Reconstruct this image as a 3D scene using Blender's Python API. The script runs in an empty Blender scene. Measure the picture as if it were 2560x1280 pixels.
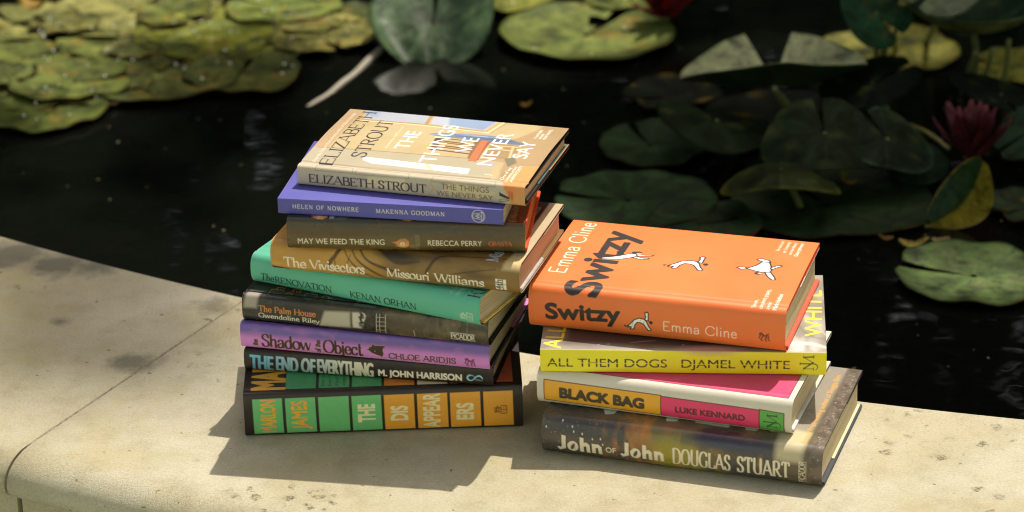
import bpy, bmesh, math, random
import numpy as np
from mathutils import Vector, Matrix
sc = bpy.context.scene
COL = sc.collection
R_ = math.radians
rng = np.random.default_rng(7)
random.seed(7)

# ------------------------------------------------------------------ camera, world, sun, exposure
F_PX, PITCH, CAM_H, ROLL = 7654.34, 0.415449, 1.20142, -0.022305
cp, sp = math.cos(PITCH), math.sin(PITCH)
ex = Vector((1, 0, 0)); eu = Vector((0, sp, cp)); ef = Vector((0, cp, -sp))
cr, sr = math.cos(ROLL), math.sin(ROLL)
cx = ex * cr + eu * sr
cy = -ex * sr + eu * cr
cam = bpy.data.cameras.new('camera'); cam_o = bpy.data.objects.new('camera', cam); COL.objects.link(cam_o)
cam_o.matrix_world = Matrix(((cx.x, cy.x, -ef.x, 0), (cx.y, cy.y, -ef.y, 0), (cx.z, cy.z, -ef.z, CAM_H), (0, 0, 0, 1)))
cam.sensor_width = 36; cam.lens = F_PX * 36 / 2560
cam.clip_start = 0.05; cam.clip_end = 500
cam.dof.use_dof = True; cam.dof.focus_distance = 2.60; cam.dof.aperture_fstop = 6.8
sc.camera = cam_o
w = bpy.data.worlds.new('World'); sc.world = w; w.use_nodes = True
nt = w.node_tree; sky = nt.nodes.new('ShaderNodeTexSky'); sky.sky_type = 'NISHITA'; sky.sun_disc = False
SUN = Vector((.30, .50, 1.0)).normalized()
sky.sun_elevation = math.asin(SUN.z); sky.sun_rotation = math.atan2(SUN.x, SUN.y)
sky.air_density = .9; sky.dust_density = 5.0; sky.ozone_density = 0.3
bg = nt.nodes['Background']; nt.links.new(sky.outputs[0], bg.inputs[0]); bg.inputs[1].default_value = 0.092
sl = bpy.data.lights.new('sun', 'SUN'); sl.energy = 3.9; sl.angle = R_(.53); sl.color = (1, .955, .885)
so = bpy.data.objects.new('sun', sl); COL.objects.link(so); so.rotation_euler = SUN.to_track_quat('Z', 'Y').to_euler()
vs = sc.view_settings; vs.view_transform = 'Standard'; vs.look = 'None'; vs.gamma = 1; vs.exposure = 0.4
try:
    vs.use_white_balance = True; vs.white_balance_temperature = 6900; vs.white_balance_tint = 10
except Exception:
    pass
sc.cycles.max_bounces = 8; sc.cycles.filter_width = 1.05

def ray(px, py):                     # direction through a point of the 2560x1280 photograph
    a = (px - 1280) / F_PX; b = (640 - py) / F_PX
    a, b = cr * a - sr * b, sr * a + cr * b
    return ex * a + eu * b + ef
def at(px, py, z=0.0):               # where that line of sight meets the level z
    d = ray(px, py); t = (z - CAM_H) / d.z
    return Vector((0, 0, CAM_H)) + d * t
def depth_of(p):
    return (p - Vector((0, 0, CAM_H))).dot(ef)

# ------------------------------------------------------------------ helpers
def s2l(c):
    c = np.asarray(c, dtype=np.float64) / 255.0
    return np.where(c <= .04045, c / 12.92, ((c + .055) / 1.055) ** 2.4)
def tag(o, label=None, cat=None, group=None, kind=None):
    if label: o['label'] = label
    if cat: o['category'] = cat
    if group: o['group'] = group
    if kind: o['kind'] = kind
    return o
def empty(name, loc, rot=(0, 0, 0)):
    o = bpy.data.objects.new(name, None); COL.objects.link(o); o.location = loc; o.rotation_euler = rot
    o.empty_display_size = .02
    return o
def mesh_obj(name, V, Fc, mat, parent=None, cols=None, smooth=True):
    me = bpy.data.meshes.new(name)
    V = np.asarray(V, dtype=np.float32)
    if isinstance(Fc, np.ndarray) and Fc.ndim == 2:
        n, k = Fc.shape
        me.vertices.add(len(V)); me.vertices.foreach_set('co', V.ravel())
        me.loops.add(n * k); me.loops.foreach_set('vertex_index', Fc.astype(np.int32).ravel())
        me.polygons.add(n); me.polygons.foreach_set('loop_start', np.arange(0, n * k, k, dtype=np.int32))
        try: me.polygons.foreach_set('loop_total', np.full(n, k, dtype=np.int32))
        except Exception: pass
        me.update(calc_edges=True)
    else:
        me.from_pydata([tuple(map(float, v)) for v in V], [], [tuple(map(int, f)) for f in Fc]); me.update()
    me.polygons.foreach_set('use_smooth', np.full(len(me.polygons), smooth, dtype=bool))
    if cols is not None:
        a = me.color_attributes.new('print', 'FLOAT_COLOR', 'POINT')
        c4 = np.ones((len(V), 4), dtype=np.float32); c4[:, :3] = cols
        a.data.foreach_set('color', c4.ravel())
    if mat: me.materials.append(mat)
    o = bpy.data.objects.new(name, me); COL.objects.link(o)
    if parent: o.parent = parent
    return o
def bm_obj(name, bm, mat, parent=None, smooth=False):
    me = bpy.data.meshes.new(name); bm.to_mesh(me); bm.free(); me.materials.append(mat)
    me.polygons.foreach_set('use_smooth', np.full(len(me.polygons), smooth, dtype=bool))
    o = bpy.data.objects.new(name, me); COL.objects.link(o)
    if parent: o.parent = parent
    return o
def box_bm(x0, x1, y0, y1, z0, z1, bev=0.0, bm=None):
    new = bm is None
    if new: bm = bmesh.new()
    r = bmesh.ops.create_cube(bm, size=1)
    for v in r['verts']:
        v.co = Vector((x0 + (v.co.x + .5) * (x1 - x0), y0 + (v.co.y + .5) * (y1 - y0), z0 + (v.co.z + .5) * (z1 - z0)))
    if bev > 0:
        es = list({e for v in r['verts'] for e in v.link_edges})
        bmesh.ops.bevel(bm, geom=es, offset=bev, segments=2, affect='EDGES')
    return bm
class NT:
    def __init__(s, name):
        s.m = bpy.data.materials.new(name); s.m.use_nodes = True; s.t = s.m.node_tree; s.p = s.t.nodes['Principled BSDF']
    def n(s, typ, **kw):
        x = s.t.nodes.new(typ)
        for k, v in kw.items():
            if k.startswith('i_'):
                key = k[2:]; key = int(key) if key.isdigit() else key.replace('_', ' ')
                x.inputs[key].default_value = v
            else: setattr(x, k, v)
        return x
    def l(s, a, b): s.t.links.new(a, b)
    def ramp(s, fac, stops):
        r = s.n('ShaderNodeValToRGB'); e = r.color_ramp.elements
        while len(e) < len(stops): e.new(.5)
        for k, (pos, c) in enumerate(stops):
            e[k].position = pos; e[k].color = (*c, 1)
        s.l(fac, r.inputs[0]); return r
    def mix(s, fac, a, b, mode='MIX'):
        x = s.n('ShaderNodeMix'); x.data_type = 'RGBA'; x.blend_type = mode
        for sock, v in ((x.inputs[0], fac), (x.inputs[6], a), (x.inputs[7], b)):
            if hasattr(v, 'is_output'): s.l(v, sock)
            elif isinstance(v, (int, float)): sock.default_value = v
            else: sock.default_value = (*v, 1)
        return x.outputs[2]
    def noise(s, scale, detail=4, rough=.55, vec=None, dist=0):
        x = s.n('ShaderNodeTexNoise'); x.inputs['Scale'].default_value = scale; x.inputs['Detail'].default_value = detail
        x.inputs['Roughness'].default_value = rough; x.inputs['Distortion'].default_value = dist
        if vec is not None: s.l(vec, x.inputs['Vector'])
        return x.outputs['Fac']
    def bump(s, h, strength, dist=.001):
        b = s.n('ShaderNodeBump'); b.inputs['Strength'].default_value = strength; b.inputs['Distance'].default_value = dist
        s.l(h, b.inputs['Height']); s.l(b.outputs[0], s.p.inputs['Normal']); return b
    def objco(s): return s.n('ShaderNodeTexCoord').outputs['Object']
    def setp(s, **kw):
        for k, v in kw.items(): s.p.inputs[k.replace('_', ' ')].default_value = v
        return s

def print_mat(name, rough=.42, spec=.5, coat=0.0, bumps=.05):
    q = NT(name); a = q.n('ShaderNodeVertexColor', layer_name='print')
    co = q.objco(); g = q.noise(900, 2, .6, co)
    f = q.noise(35, 3, .6, co)
    c = q.mix(.10, a.outputs[0], q.ramp(f, [(.3, (.55, .55, .55)), (.7, (1, 1, 1))]).outputs[0], 'MULTIPLY')
    q.l(c, q.p.inputs['Base Color']); q.setp(Roughness=rough, Specular_IOR_Level=spec, Coat_Weight=coat, Coat_Roughness=.25)
    rr = q.n('ShaderNodeMapRange', i_3=rough - .06, i_4=rough + .10); q.l(f, rr.inputs[0]); q.l(rr.outputs[0], q.p.inputs['Roughness'])
    b = q.bump(g, bumps, .0004)
    return q.m
MAT_JACKET = print_mat('printed_jacket_paper', .40, .5)
MAT_GLOSS = print_mat('laminated_jacket_paper', .26, .5, 0.0, .03)
MAT_CARD = print_mat('printed_card', .48, .7)
MAT_SHEEN = print_mat('soft_touch_jacket', .42, .55, 0.0, .03)
def page_mat(name, c, c2):
    q = NT(name); mp = q.n('ShaderNodeMapping'); q.l(q.objco(), mp.inputs[0]); mp.inputs['Scale'].default_value = (4, 4, 1000)
    n1 = q.noise(1.0, 3, .6, mp.outputs[0]); n2 = q.noise(14, 3, .5, q.objco())
    r = q.ramp(n1, [(.34, tuple(x * .7 for x in c2)), (.46, c2), (.58, c)])
    cc = q.mix(.35, r.outputs[0], q.ramp(n2, [(.3, tuple(x * .72 for x in c)), (.7, c)]).outputs[0])
    q.l(cc, q.p.inputs['Base Color']); q.setp(Roughness=.85, Specular_IOR_Level=.15); q.bump(n1, .35, .0006)
    return q.m
PAGES = page_mat('page_edges', (.66, .56, .36), (.42, .33, .18))
PAGES_PINK = page_mat('pinkish_page_edges', (.60, .36, .22), (.42, .22, .12))
PAGES_PALE = page_mat('pale_page_edges', (.74, .66, .50), (.52, .44, .30))
def board_mat(name, rgb, rough=.6):
    q = NT(name); n = q.noise(160, 3, .6, q.objco())
    c = s2l(rgb); r = q.ramp(n, [(.25, tuple(c * .8)), (.75, tuple(np.minimum(c * 1.1, 1)))])
    q.l(r.outputs[0], q.p.inputs['Base Color']); q.setp(Roughness=rough, Specular_IOR_Level=.3); q.bump(n, .15, .0004)
    return q.m

# ------------------------------------------------------------------ lettering: own stroke alphabet and the built-in outline font
# each glyph: width ; strokes.  '-' hairline stroke, '~' curve, '^' only drawn in serif styles.   cap height = 1
GL = {
'A': (.76, "-.0,0 .37,1|.37,1 .76,0|-!.13,.36 .61,.36"), 'B': (.62, ".1,0 .1,1|~.1,1 .33,1 .5,.92 .52,.76 .48,.59 .3,.53 .1,.53|~.1,.53 .37,.53 .57,.44 .6,.27 .55,.07 .34,0 .1,0"),
'C': (.74, "~.7,.78 .6,.95 .42,1 .2,.93 .05,.7 .03,.5 .06,.27 .2,.07 .42,0 .6,.05 .71,.22|^.7,.78 .7,.98"), 'D': (.78, ".1,0 .1,1|~.1,1 .36,1 .6,.91 .74,.67 .75,.5 .74,.33 .6,.09 .36,0 .1,0"),
'E': (.62, ".1,0 .1,1|-!.1,1 .56,1|-!.1,.52 .44,.52|-!.1,0 .59,0|^.56,1 .57,.8|^.59,0 .61,.22|^.44,.62 .44,.42"), 'F': (.58, ".1,0 .1,1|-!.1,1 .55,1|-!.1,.5 .43,.5|^.55,1 .56,.8|^.43,.6 .43,.4"),
'G': (.78, "~.7,.8 .6,.95 .42,1 .2,.93 .05,.7 .03,.5 .06,.27 .2,.07 .42,0 .58,.03 .7,.13|.7,.1 .7,.44|^.7,.8 .7,.98|^.58,.44 .8,.44"), 'H': (.8, ".1,0 .1,1|.7,0 .7,1|-!.1,.52 .7,.52"),
'I': (.24, ".12,0 .12,1"), 'J': (.36, "~.24,1 .24,.6 .24,.2 .2,.02 .08,-.1 -.02,-.08"), 'K': (.72, ".1,0 .1,1|-.1,.4 .62,1|.28,.56 .7,0"), 'L': (.6, ".1,0 .1,1|-!.1,0 .57,0|^.57,0 .59,.24"),
'M': (.94, "-.1,0 .12,1|.12,1 .46,.03|-.46,.03 .82,1|.82,1 .84,0"), 'N': (.8, "-.12,0 .12,1|.12,1 .7,0|-.7,0 .7,1"), 'O': (.8, "~.4,1 .2,.94 .06,.72 .03,.5 .06,.28 .2,.06 .4,0 .6,.06 .74,.28 .77,.5 .74,.72 .6,.94 .4,1"),
'P': (.6, ".1,0 .1,1|~.1,1 .34,1 .53,.9 .56,.74 .53,.57 .34,.47 .1,.47"), 'R': (.68, ".1,0 .1,1|~.1,1 .34,1 .51,.91 .54,.76 .5,.6 .34,.52 .1,.52|.3,.52 .66,0"),
'S': (.54, "~.47,.8 .42,.94 .27,1 .12,.94 .06,.79 .1,.65 .27,.53 .43,.42 .49,.27 .45,.09 .28,0 .11,.05 .04,.22|^.47,.8 .48,.97|^.04,.22 .03,.03"), 'T': (.66, ".33,0 .33,1|-!.03,1 .63,1|^.03,1 .02,.8|^.63,1 .64,.8"),
'U': (.76, "~.1,1 .1,.6 .1,.3 .2,.07 .39,0|~.39,0 .58,.07 .66,.3 .66,.6 .66,1"), 'V': (.74, ".02,1 .38,0|-.38,0 .72,1"), 'W': (1.04, ".02,1 .3,0|-.3,0 .54,1|.54,1 .78,0|-.78,0 1.02,1"),
'Y': (.7, ".02,1 .35,.46|-.35,.46 .68,1|.35,.46 .35,0"), 'Z': (.64, "-!.06,1 .58,1|.58,1 .05,0|-!.05,0 .6,0|^.06,1 .05,.8|^.6,0 .61,.22"), 'X': (.7, ".03,1 .66,0|-.66,1 .04,0"), 'Q': (.8, "~.4,1 .2,.94 .06,.72 .03,.5 .06,.28 .2,.06 .4,0 .6,.06 .74,.28 .77,.5 .74,.72 .6,.94 .4,1|.45,.1 .75,-.18"),
'a': (.5, ".4,0 .4,.45|~.4,.45 .36,.6 .24,.65 .12,.6 .07,.5|~.4,.38 .2,.34 .06,.24 .07,.08 .18,0 .3,.05 .4,.16"), 'b': (.54, ".1,0 .1,1.04|~.1,.5 .2,.64 .34,.64 .46,.5 .49,.32 .45,.12 .32,0 .18,.02 .1,.14"), 'c': (.46, "~.42,.5 .36,.62 .25,.65 .12,.57 .05,.4 .05,.28 .1,.1 .24,0 .36,.04 .43,.15"),
'd': (.54, ".44,0 .44,1.04|~.44,.5 .36,.63 .22,.64 .09,.5 .05,.32 .08,.12 .2,0 .34,.02 .44,.16"), 'e': (.48, "-!.06,.36 .43,.36|~.43,.36 .4,.55 .26,.65 .12,.57 .05,.38 .05,.28 .1,.1 .24,0 .36,.03 .44,.14"), 'f': (.32, "~.36,.98 .28,1.05 .18,.98 .16,.8 .16,.4 .16,0|-!.03,.63 .31,.63"),
'h': (.54, ".1,0 .1,1.04|~.1,.46 .2,.61 .33,.64 .42,.54 .43,.36 .43,.15 .43,0"), 'i': (.22, ".11,0 .11,.65|o.11,.9 .11,.93"), 'j': (.22, "~.11,.65 .11,.2 .11,-.1 .04,-.24 -.06,-.22|o.11,.9 .11,.93"), 'l': (.22, ".11,0 .11,1.04"),
'm': (.82, ".1,0 .1,.65|~.1,.46 .2,.62 .32,.64 .4,.54 .41,.36 .41,.15 .41,0|~.41,.46 .5,.62 .62,.64 .7,.54 .71,.36 .71,.15 .71,0"), 'n': (.54, ".1,0 .1,.65|~.1,.46 .2,.62 .33,.64 .42,.54 .43,.36 .43,.15 .43,0"), 'o': (.54, "~.27,.65 .13,.59 .05,.43 .05,.22 .13,.06 .27,0 .41,.06 .49,.22 .49,.43 .41,.59 .27,.65"),
'r': (.36, ".1,0 .1,.65|~.1,.44 .16,.58 .25,.65 .35,.6"), 's': (.38, "~.33,.53 .28,.63 .18,.65 .08,.58 .08,.46 .18,.36 .3,.28 .34,.15 .27,.02 .16,0 .05,.06 .04,.14"), 't': (.34, "~.16,.88 .16,.5 .16,.2 .2,.02 .29,.01 .34,.07|-!.03,.64 .32,.64"), 'u': (.54, "~.1,.65 .1,.4 .1,.15 .18,.01 .3,.02 .42,.16|.43,0 .43,.65"),
'v': (.5, ".02,.65 .25,0|-.25,0 .48,.65"), 'w': (.76, ".02,.65 .2,0|-.2,0 .38,.65|.38,.65 .56,0|-.56,0 .74,.65"), 'y': (.5, ".02,.65 .26,.02|~.48,.65 .3,.12 .18,-.18 .08,-.26 .0,-.2"), 'p': (.54, ".1,-.32 .1,.65|~.1,.5 .2,.64 .34,.64 .46,.5 .49,.32 .45,.12 .32,0 .18,.02 .1,.14"), 'g': (.5, "~.42,.65 .42,.3 .42,-.1 .34,-.26 .2,-.3 .08,-.22|~.42,.5 .34,.63 .22,.64 .09,.5 .05,.32 .08,.12 .2,0 .34,.02 .42,.16"), 'k': (.52, ".1,0 .1,1.04|-.1,.25 .44,.65|.22,.38 .48,0"),
'.': (.22, "o.1,.02 .1,.05"), ',': (.2, "o.1,.02 .06,-.1"), "'": (.16, "o.08,.95 .06,.82"), ' ': (.3, ""), '-': (.36, "-!.05,.33 .3,.33"),
'z': (.44, "-!.04,.65 .4,.65|.4,.65 .04,0|-!.04,0 .41,0"), 'x': (.5, ".03,.65 .46,0|-.46,.65 .03,0"), 'q': (.54, ".44,-.32 .44,.65|~.44,.5 .36,.63 .22,.64 .09,.5 .05,.32 .08,.12 .2,0 .34,.02 .44,.16"),
'4': (.62, "-.42,1 .04,.3|-!.04,.3 .6,.3|.42,1 .42,0"),
}
# style: thick, thin (half widths), pen angle, serif half length, tracking, glyph width factor
ST = {
'didone': (.068, .014, 0, .11, .06, 1.0), 'roman': (.058, .020, 12, .10, .07, 1.0), 'romanlight': (.046, .020, 12, .085, .10, 1.0),
'black': (.088, .034, 35, .07, .02, .84), 'flare': (.125, .05, 28, 0, .05, 1.0), 'fancy': (.072, .020, 8, .035, .02, .86), 'slab': (.088, .05, 0, .105, .09, .82), 'light': (.034, .028, 0, 0, .08, 1.0)}

def crom(P, n=5):
    P = np.asarray(P, float); Q = np.vstack([2 * P[0] - P[1], P, 2 * P[-1] - P[-2]])
    if np.allclose(P[0], P[-1]): Q[0] = P[-2]; Q[-1] = P[1]
    out = []
    for i in range(1, len(Q) - 2):
        for t in np.linspace(0, 1, n, endpoint=False):
            a, b, c, d = Q[i - 1], Q[i], Q[i + 1], Q[i + 2]
            out.append(.5 * (2 * b + (c - a) * t + (2 * a - 5 * b + 4 * c - d) * t * t + (3 * b - a - 3 * c + d) * t ** 3))
    out.append(P[-1]); return np.array(out)
_cap_cache = {}
def bf_tris(txt, offset):
    key = (txt, offset)
    if key in _cap_cache: return _cap_cache[key]
    c = bpy.data.curves.new('lettering', 'FONT'); c.body = txt; c.offset = offset; c.resolution_u = 5
    o = bpy.data.objects.new('lettering', c); COL.objects.link(o)
    dg = bpy.context.evaluated_depsgraph_get(); me = o.evaluated_get(dg).to_mesh(); me.calc_loop_triangles()
    V = np.array([v.co[:2] for v in me.vertices]).reshape(-1, 2)
    T = np.array([t.vertices[:] for t in me.loop_triangles], int).reshape(-1, 3)
    o.evaluated_get(dg).to_mesh_clear(); bpy.data.objects.remove(o); bpy.data.curves.remove(c)
    _cap_cache[key] = (V, T); return V, T
def cap_of_bf():
    V, T = bf_tris('H', 0.0); return V[:, 1].max()

PXM = 5.0                                 # canvas samples per millimetre
class Canvas:
    """the printed artwork of one cover, in mm: u along the spine, v up the spine and on across the front"""
    def __init__(s, L, v0, v1, base):
        s.L, s.v0, s.v1 = L, v0, v1
        s.nu, s.nv = int(L * PXM) + 1, int((v1 - v0) * PXM) + 1
        s.a = np.empty((s.nv, s.nu, 3), np.float32); s.a[:] = s2l(base)
        s.U = (np.arange(s.nu) / PXM)[None, :]; s.V = (v0 + np.arange(s.nv) / PXM)[:, None]
    def blend(s, m, col, sl=None):
        sub = s.a if sl is None else s.a[sl]
        c = s2l(col).astype(np.float32) if not (isinstance(col, np.ndarray) and col.ndim == 3) else col
        sub += m[..., None].astype(np.float32) * (c - sub)
    def bbox(s, pts, pad=1.0):
        P = np.asarray(pts, float); lo = P.min(0) - pad; hi = P.max(0) + pad
        i0 = max(0, int((lo[1] - s.v0) * PXM)); i1 = min(s.nv, int((hi[1] - s.v0) * PXM) + 2)
        j0 = max(0, int(lo[0] * PXM)); j1 = min(s.nu, int(hi[0] * PXM) + 2)
        return (slice(i0, max(i0, i1)), slice(j0, max(j0, j1)))
    def poly(s, pts, col, soft=.12, op=1.0, line=None, lw=.5):
        sl = s.bbox(pts); U = s.U[:, sl[1]]; V = s.V[sl[0]]
        if U.size == 0 or V.size == 0: return
        ins = np.zeros((V.shape[0], U.shape[1]), bool); d = np.full(ins.shape, 1e9)
        n = len(pts)
        for k in range(n):
            (x0, y0), (x1, y1) = pts[k], pts[(k + 1) % n]
            if y0 != y1:
                cond = ((y0 > V) != (y1 > V)); xi = (x1 - x0) * (V - y0) / (y1 - y0) + x0
                ins ^= cond & (U < xi)
            dx, dy = x1 - x0, y1 - y0; L2 = dx * dx + dy * dy + 1e-12
            t = np.clip(((U - x0) * dx + (V - y0) * dy) / L2, 0, 1)
            d = np.minimum(d, np.hypot(U - x0 - t * dx, V - y0 - t * dy))
        sd = np.where(ins, -d, d)
        if col is not None: s.blend(np.clip(.5 - sd / (2 * soft), 0, 1) * op, col, sl)
        if line is not None: s.blend(np.clip((lw / 2 - d) / .2 + .5, 0, 1), line, sl)
    def rect(s, u0, v0, u1, v1, col, **k): s.poly([(u0, v0), (u1, v0), (u1, v1), (u0, v1)], col, **k)
    def ell(s, u, v, ru, rv, col, rot=0, soft=.2, op=1.0):
        sl = s.bbox([(u - max(ru, rv) - soft * 2, v - max(ru, rv) - soft * 2), (u + max(ru, rv) + soft * 2, v + max(ru, rv) + soft * 2)]); U = s.U[:, sl[1]] - u; V = s.V[sl[0]] - v
        if U.size == 0 or V.size == 0: return
        c_, s_ = math.cos(rot), math.sin(rot); X = (U * c_ + V * s_) / ru; Y = (-U * s_ + V * c_) / rv
        r = np.hypot(X, Y); k = min(ru, rv)
        s.blend(np.clip(.5 - (r - 1) * k / (2 * soft), 0, 1) * op, col, sl)
    def ring(s, u, v, r, wd, col, ru=1.0):
        s.line([(u + r * ru * math.cos(t), v + r * math.sin(t)) for t in np.linspace(0, 2 * math.pi, 33)], wd, col)
    def line(s, pts, wd, col, smooth=False, op=1.0, soft=.12):
        P = crom(pts, 6) if smooth else np.asarray(pts, float)
        W = wd if hasattr(wd, '__len__') else [wd] * len(P)
        if len(W) != len(P): W = np.interp(np.linspace(0, 1, len(P)), np.linspace(0, 1, len(W)), W)
        sl = s.bbox(P, max(W) + soft * 2); U = s.U[:, sl[1]]; V = s.V[sl[0]]
        if U.size == 0 or V.size == 0: return
        m = np.zeros((V.shape[0], U.shape[1]))
        for k in range(len(P) - 1):
            (x0, y0), (x1, y1) = P[k], P[k + 1]; dx, dy = x1 - x0, y1 - y0
            t = np.clip(((U - x0) * dx + (V - y0) * dy) / (dx * dx + dy * dy + 1e-12), 0, 1)
            d = np.hypot(U - x0 - t * dx, V - y0 - t * dy); hw = (W[k] + (W[k + 1] - W[k]) * t) / 2
            m = np.maximum(m, np.clip(.5 - (d - hw) / (2 * soft), 0, 1))
        s.blend(m * op, col, sl)
    def noise(s, cu, cv, seed, octaves=3):
        r = np.random.default_rng(seed); out = np.zeros((s.nv, s.nu)); amp = 1; tot = 0
        for o in range(octaves):
            gu = int(s.L / cu * 2 ** o) + 3; gv = int((s.v1 - s.v0) / cv * 2 ** o) + 3; g = r.random((gv, gu))
            x = s.U[0] / cu * 2 ** o; y = (s.V[:, 0] - s.v0) / cv * 2 ** o
            xi = np.minimum(x.astype(int), gu - 2); yi = np.minimum(y.astype(int), gv - 2); fx = x - xi; fy = y - yi
            fx = fx * fx * (3 - 2 * fx); fy = (fy * fy * (3 - 2 * fy))[:, None]
            a = g[yi][:, xi] * (1 - fx) + g[yi][:, xi + 1] * fx; b = g[yi + 1][:, xi] * (1 - fx) + g[yi + 1][:, xi + 1] * fx
            out += amp * (a * (1 - fy) + b * fy); tot += amp; amp *= .5
        return out / tot
    def wash(s, cu, cv, seed, col, lo=.45, hi=.7, op=1.0, window=None, oct=3):
        m = np.clip((s.noise(cu, cv, seed, oct) - lo) / (hi - lo), 0, 1) * op
        if window is not None: m = m * window
        s.blend(m, col)
    def win(s, u0, u1, v0=-1e3, v1=1e3, f=4.0):
        a = np.clip((s.U - u0) / f + .5, 0, 1) * np.clip((u1 - s.U) / f + .5, 0, 1); b = np.clip((s.V - v0) / f + .5, 0, 1) * np.clip((v1 - s.V) / f + .5, 0, 1)
        return a * b
    def mulnoise(s, amt, seed, cell=1.2):
        s.a *= (1 + amt * (s.noise(cell, cell, seed, 2) - .5) * 2)[..., None]
    # lettering from a baseline start p0 to end p1
    def text(s, txt, p0, p1, cap, style, col, weight=0.0, shear=0.0, track=None, grow=0.0, op=1.0, soft=.5):
        p0 = np.array(p0, float); p1 = np.array(p1, float); d = p1 - p0; W = np.hypot(*d); ux = d / W; uy = np.array([-ux[1], ux[0]])
        SS = 2
        lo_x, hi_x, lo_y, hi_y = -cap * .4, W + cap * .4, -cap * .5, cap * 1.35
        cor = [p0 + ux * x + uy * y for x in (lo_x, hi_x) for y in (lo_y, hi_y)]
        sl = s.bbox(cor, .5); h = sl[0].stop - sl[0].start; wd = sl[1].stop - sl[1].start
        if h <= 0 or wd <= 0: return
        sub = np.zeros((h * SS, wd * SS)); q = 1 / (PXM * SS)
        U = (sl[1].start / PXM + (np.arange(wd * SS) + .5) * q - .5 / PXM)[None, :]; V = (s.v0 + sl[0].start / PXM + (np.arange(h * SS) + .5) * q - .5 / PXM)[:, None]
        def to_uv(X, Y): return p0[0] + ux[0] * X + uy[0] * Y, p0[1] + ux[1] * X + uy[1] * Y
        if style == 'bf':
            Vt, T = bf_tris(txt, 0.0); k = cap / cap_of_bf(); x = Vt[:, 0].copy(); x = (x - x.min()) / (x.max() - x.min()) * W; y = Vt[:, 1] * k
            x = x + shear * y
            A, B = to_uv(x, y)
            for t in T:
                a, b = A[t], B[t]
                j0 = max(0, int((a.min() - U[0, 0]) / q)); j1 = min(sub.shape[1], int((a.max() - U[0, 0]) / q) + 2); i0 = max(0, int((b.min() - V[0, 0]) / q)); i1 = min(sub.shape[0], int((b.max() - V[0, 0]) / q) + 2)
                if i1 <= i0 or j1 <= j0: continue
                X = U[:, j0:j1]; Y = V[i0:i1]; den = (b[1] - b[2]) * (a[0] - a[2]) + (a[2] - a[1]) * (b[0] - b[2])
                if abs(den) < 1e-12: continue
                l0 = ((b[1] - b[2]) * (X - a[2]) + (a[2] - a[1]) * (Y - b[2])) / den; l1 = ((b[2] - b[0]) * (X - a[2]) + (a[0] - a[2]) * (Y - b[2])) / den
                e = -1e-4; sub[i0:i1, j0:j1] = np.maximum(sub[i0:i1, j0:j1], ((l0 >= e) & (l1 >= e) & (l0 + l1 <= 1 - e)))
        else:
            thick, thin, pen, ser, tr, wf = ST[style]; tr = tr if track is None else track; pen = math.radians(pen)
            tot = sum(GL[c][0] * wf + tr for c in txt) - tr; kx = W / (tot * cap); x0 = 0
            for c in txt:
                gw, code = GL[c]
                for st in code.split('|') if code else []:
                    fl = ''
                    while st[0] in '-~^!o': fl += st[0]; st = st[1:]
                    if '^' in fl and ser <= .04: continue
                    P = np.array([[float(z) for z in xy.split(',')] for xy in st.split()])
                    ends = [tuple(P[0]), tuple(P[-1])]; straight = '~' not in fl
                    if not straight: P = crom(P, 5)
                    P[:, 0] = (P[:, 0] * wf)
                    segs = []
                    for k in range(len(P) - 1):
                        dd = P[k + 1] - P[k]; th = math.atan2(dd[1], dd[0])
                        hw = thin + (thick - thin) * abs(math.sin(th - pen)) ** 1.2
                        if '-' in fl: hw = thin * (1.0 if style not in ('slab', 'flare', 'black') else 1.25) + (.25 * thick if style == 'light' else 0) * 0
                        if '^' in fl: hw = thin * 1.3
                        if 'o' in fl: hw = thick * 1.05
                        segs.append((P[k], P[k + 1], hw))
                    sq = straight and 'o' not in fl
                    if ser > .04 and sq and '!' not in fl and '^' not in fl:
                        for (exx, eyy) in ends:
                            if min(abs(eyy), abs(eyy - 1), abs(eyy - .65), abs(eyy - 1.04), abs(eyy + .32)) < .012 and not (c in 'vVwWAMN' and eyy < .1 and False):
                                sgn = (1, 1)
                                if c.islower() and eyy > .5: sgn = (1, .1)
                                hwid = thin * (1.0 if style == 'didone' else 1.2)
                                yy = eyy - hwid if eyy > .3 else eyy + hwid
                                segs.append((np.array([exx * wf - ser * sgn[0], yy]), np.array([exx * wf + ser * sgn[1], yy]), hwid))
                    for (a, b, hw) in segs:
                        sx = kx * cap; ax, bx = (x0 + a[0]) * sx, (x0 + b[0]) * sx; ay, by = a[1] * cap, b[1] * cap; ax += shear * ay; bx += shear * by
                        hwm = hw * cap * (1 if kx > .8 else max(kx, .6)) + grow
                        A0, B0 = to_uv(ax, ay); A1, B1 = to_uv(bx, by)
                        j0 = max(0, int((min(A0, A1) - hwm - .3 - U[0, 0]) / q)); j1 = min(sub.shape[1], int((max(A0, A1) + hwm + .3 - U[0, 0]) / q) + 2)
                        i0 = max(0, int((min(B0, B1) - hwm - .3 - V[0, 0]) / q)); i1 = min(sub.shape[0], int((max(B0, B1) + hwm + .3 - V[0, 0]) / q) + 2)
                        if i1 <= i0 or j1 <= j0: continue
                        X = U[:, j0:j1]; Y = V[i0:i1]; dx, dy = A1 - A0, B1 - B0; Ln = math.hypot(dx, dy) + 1e-9
                        t = ((X - A0) * dx + (Y - B0) * dy) / Ln; pr = np.abs(-(X - A0) * dy + (Y - B0) * dx) / Ln
                        if sq: sd = np.maximum(pr - hwm, np.maximum(-t, t - Ln))
                        else: sd = np.hypot(np.maximum(np.maximum(-t, t - Ln), 0), pr) - hwm
                        sub[i0:i1, j0:j1] = np.maximum(sub[i0:i1, j0:j1], np.clip(.5 - sd / q, 0, 1))
                x0 += gw * wf + tr
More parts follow.
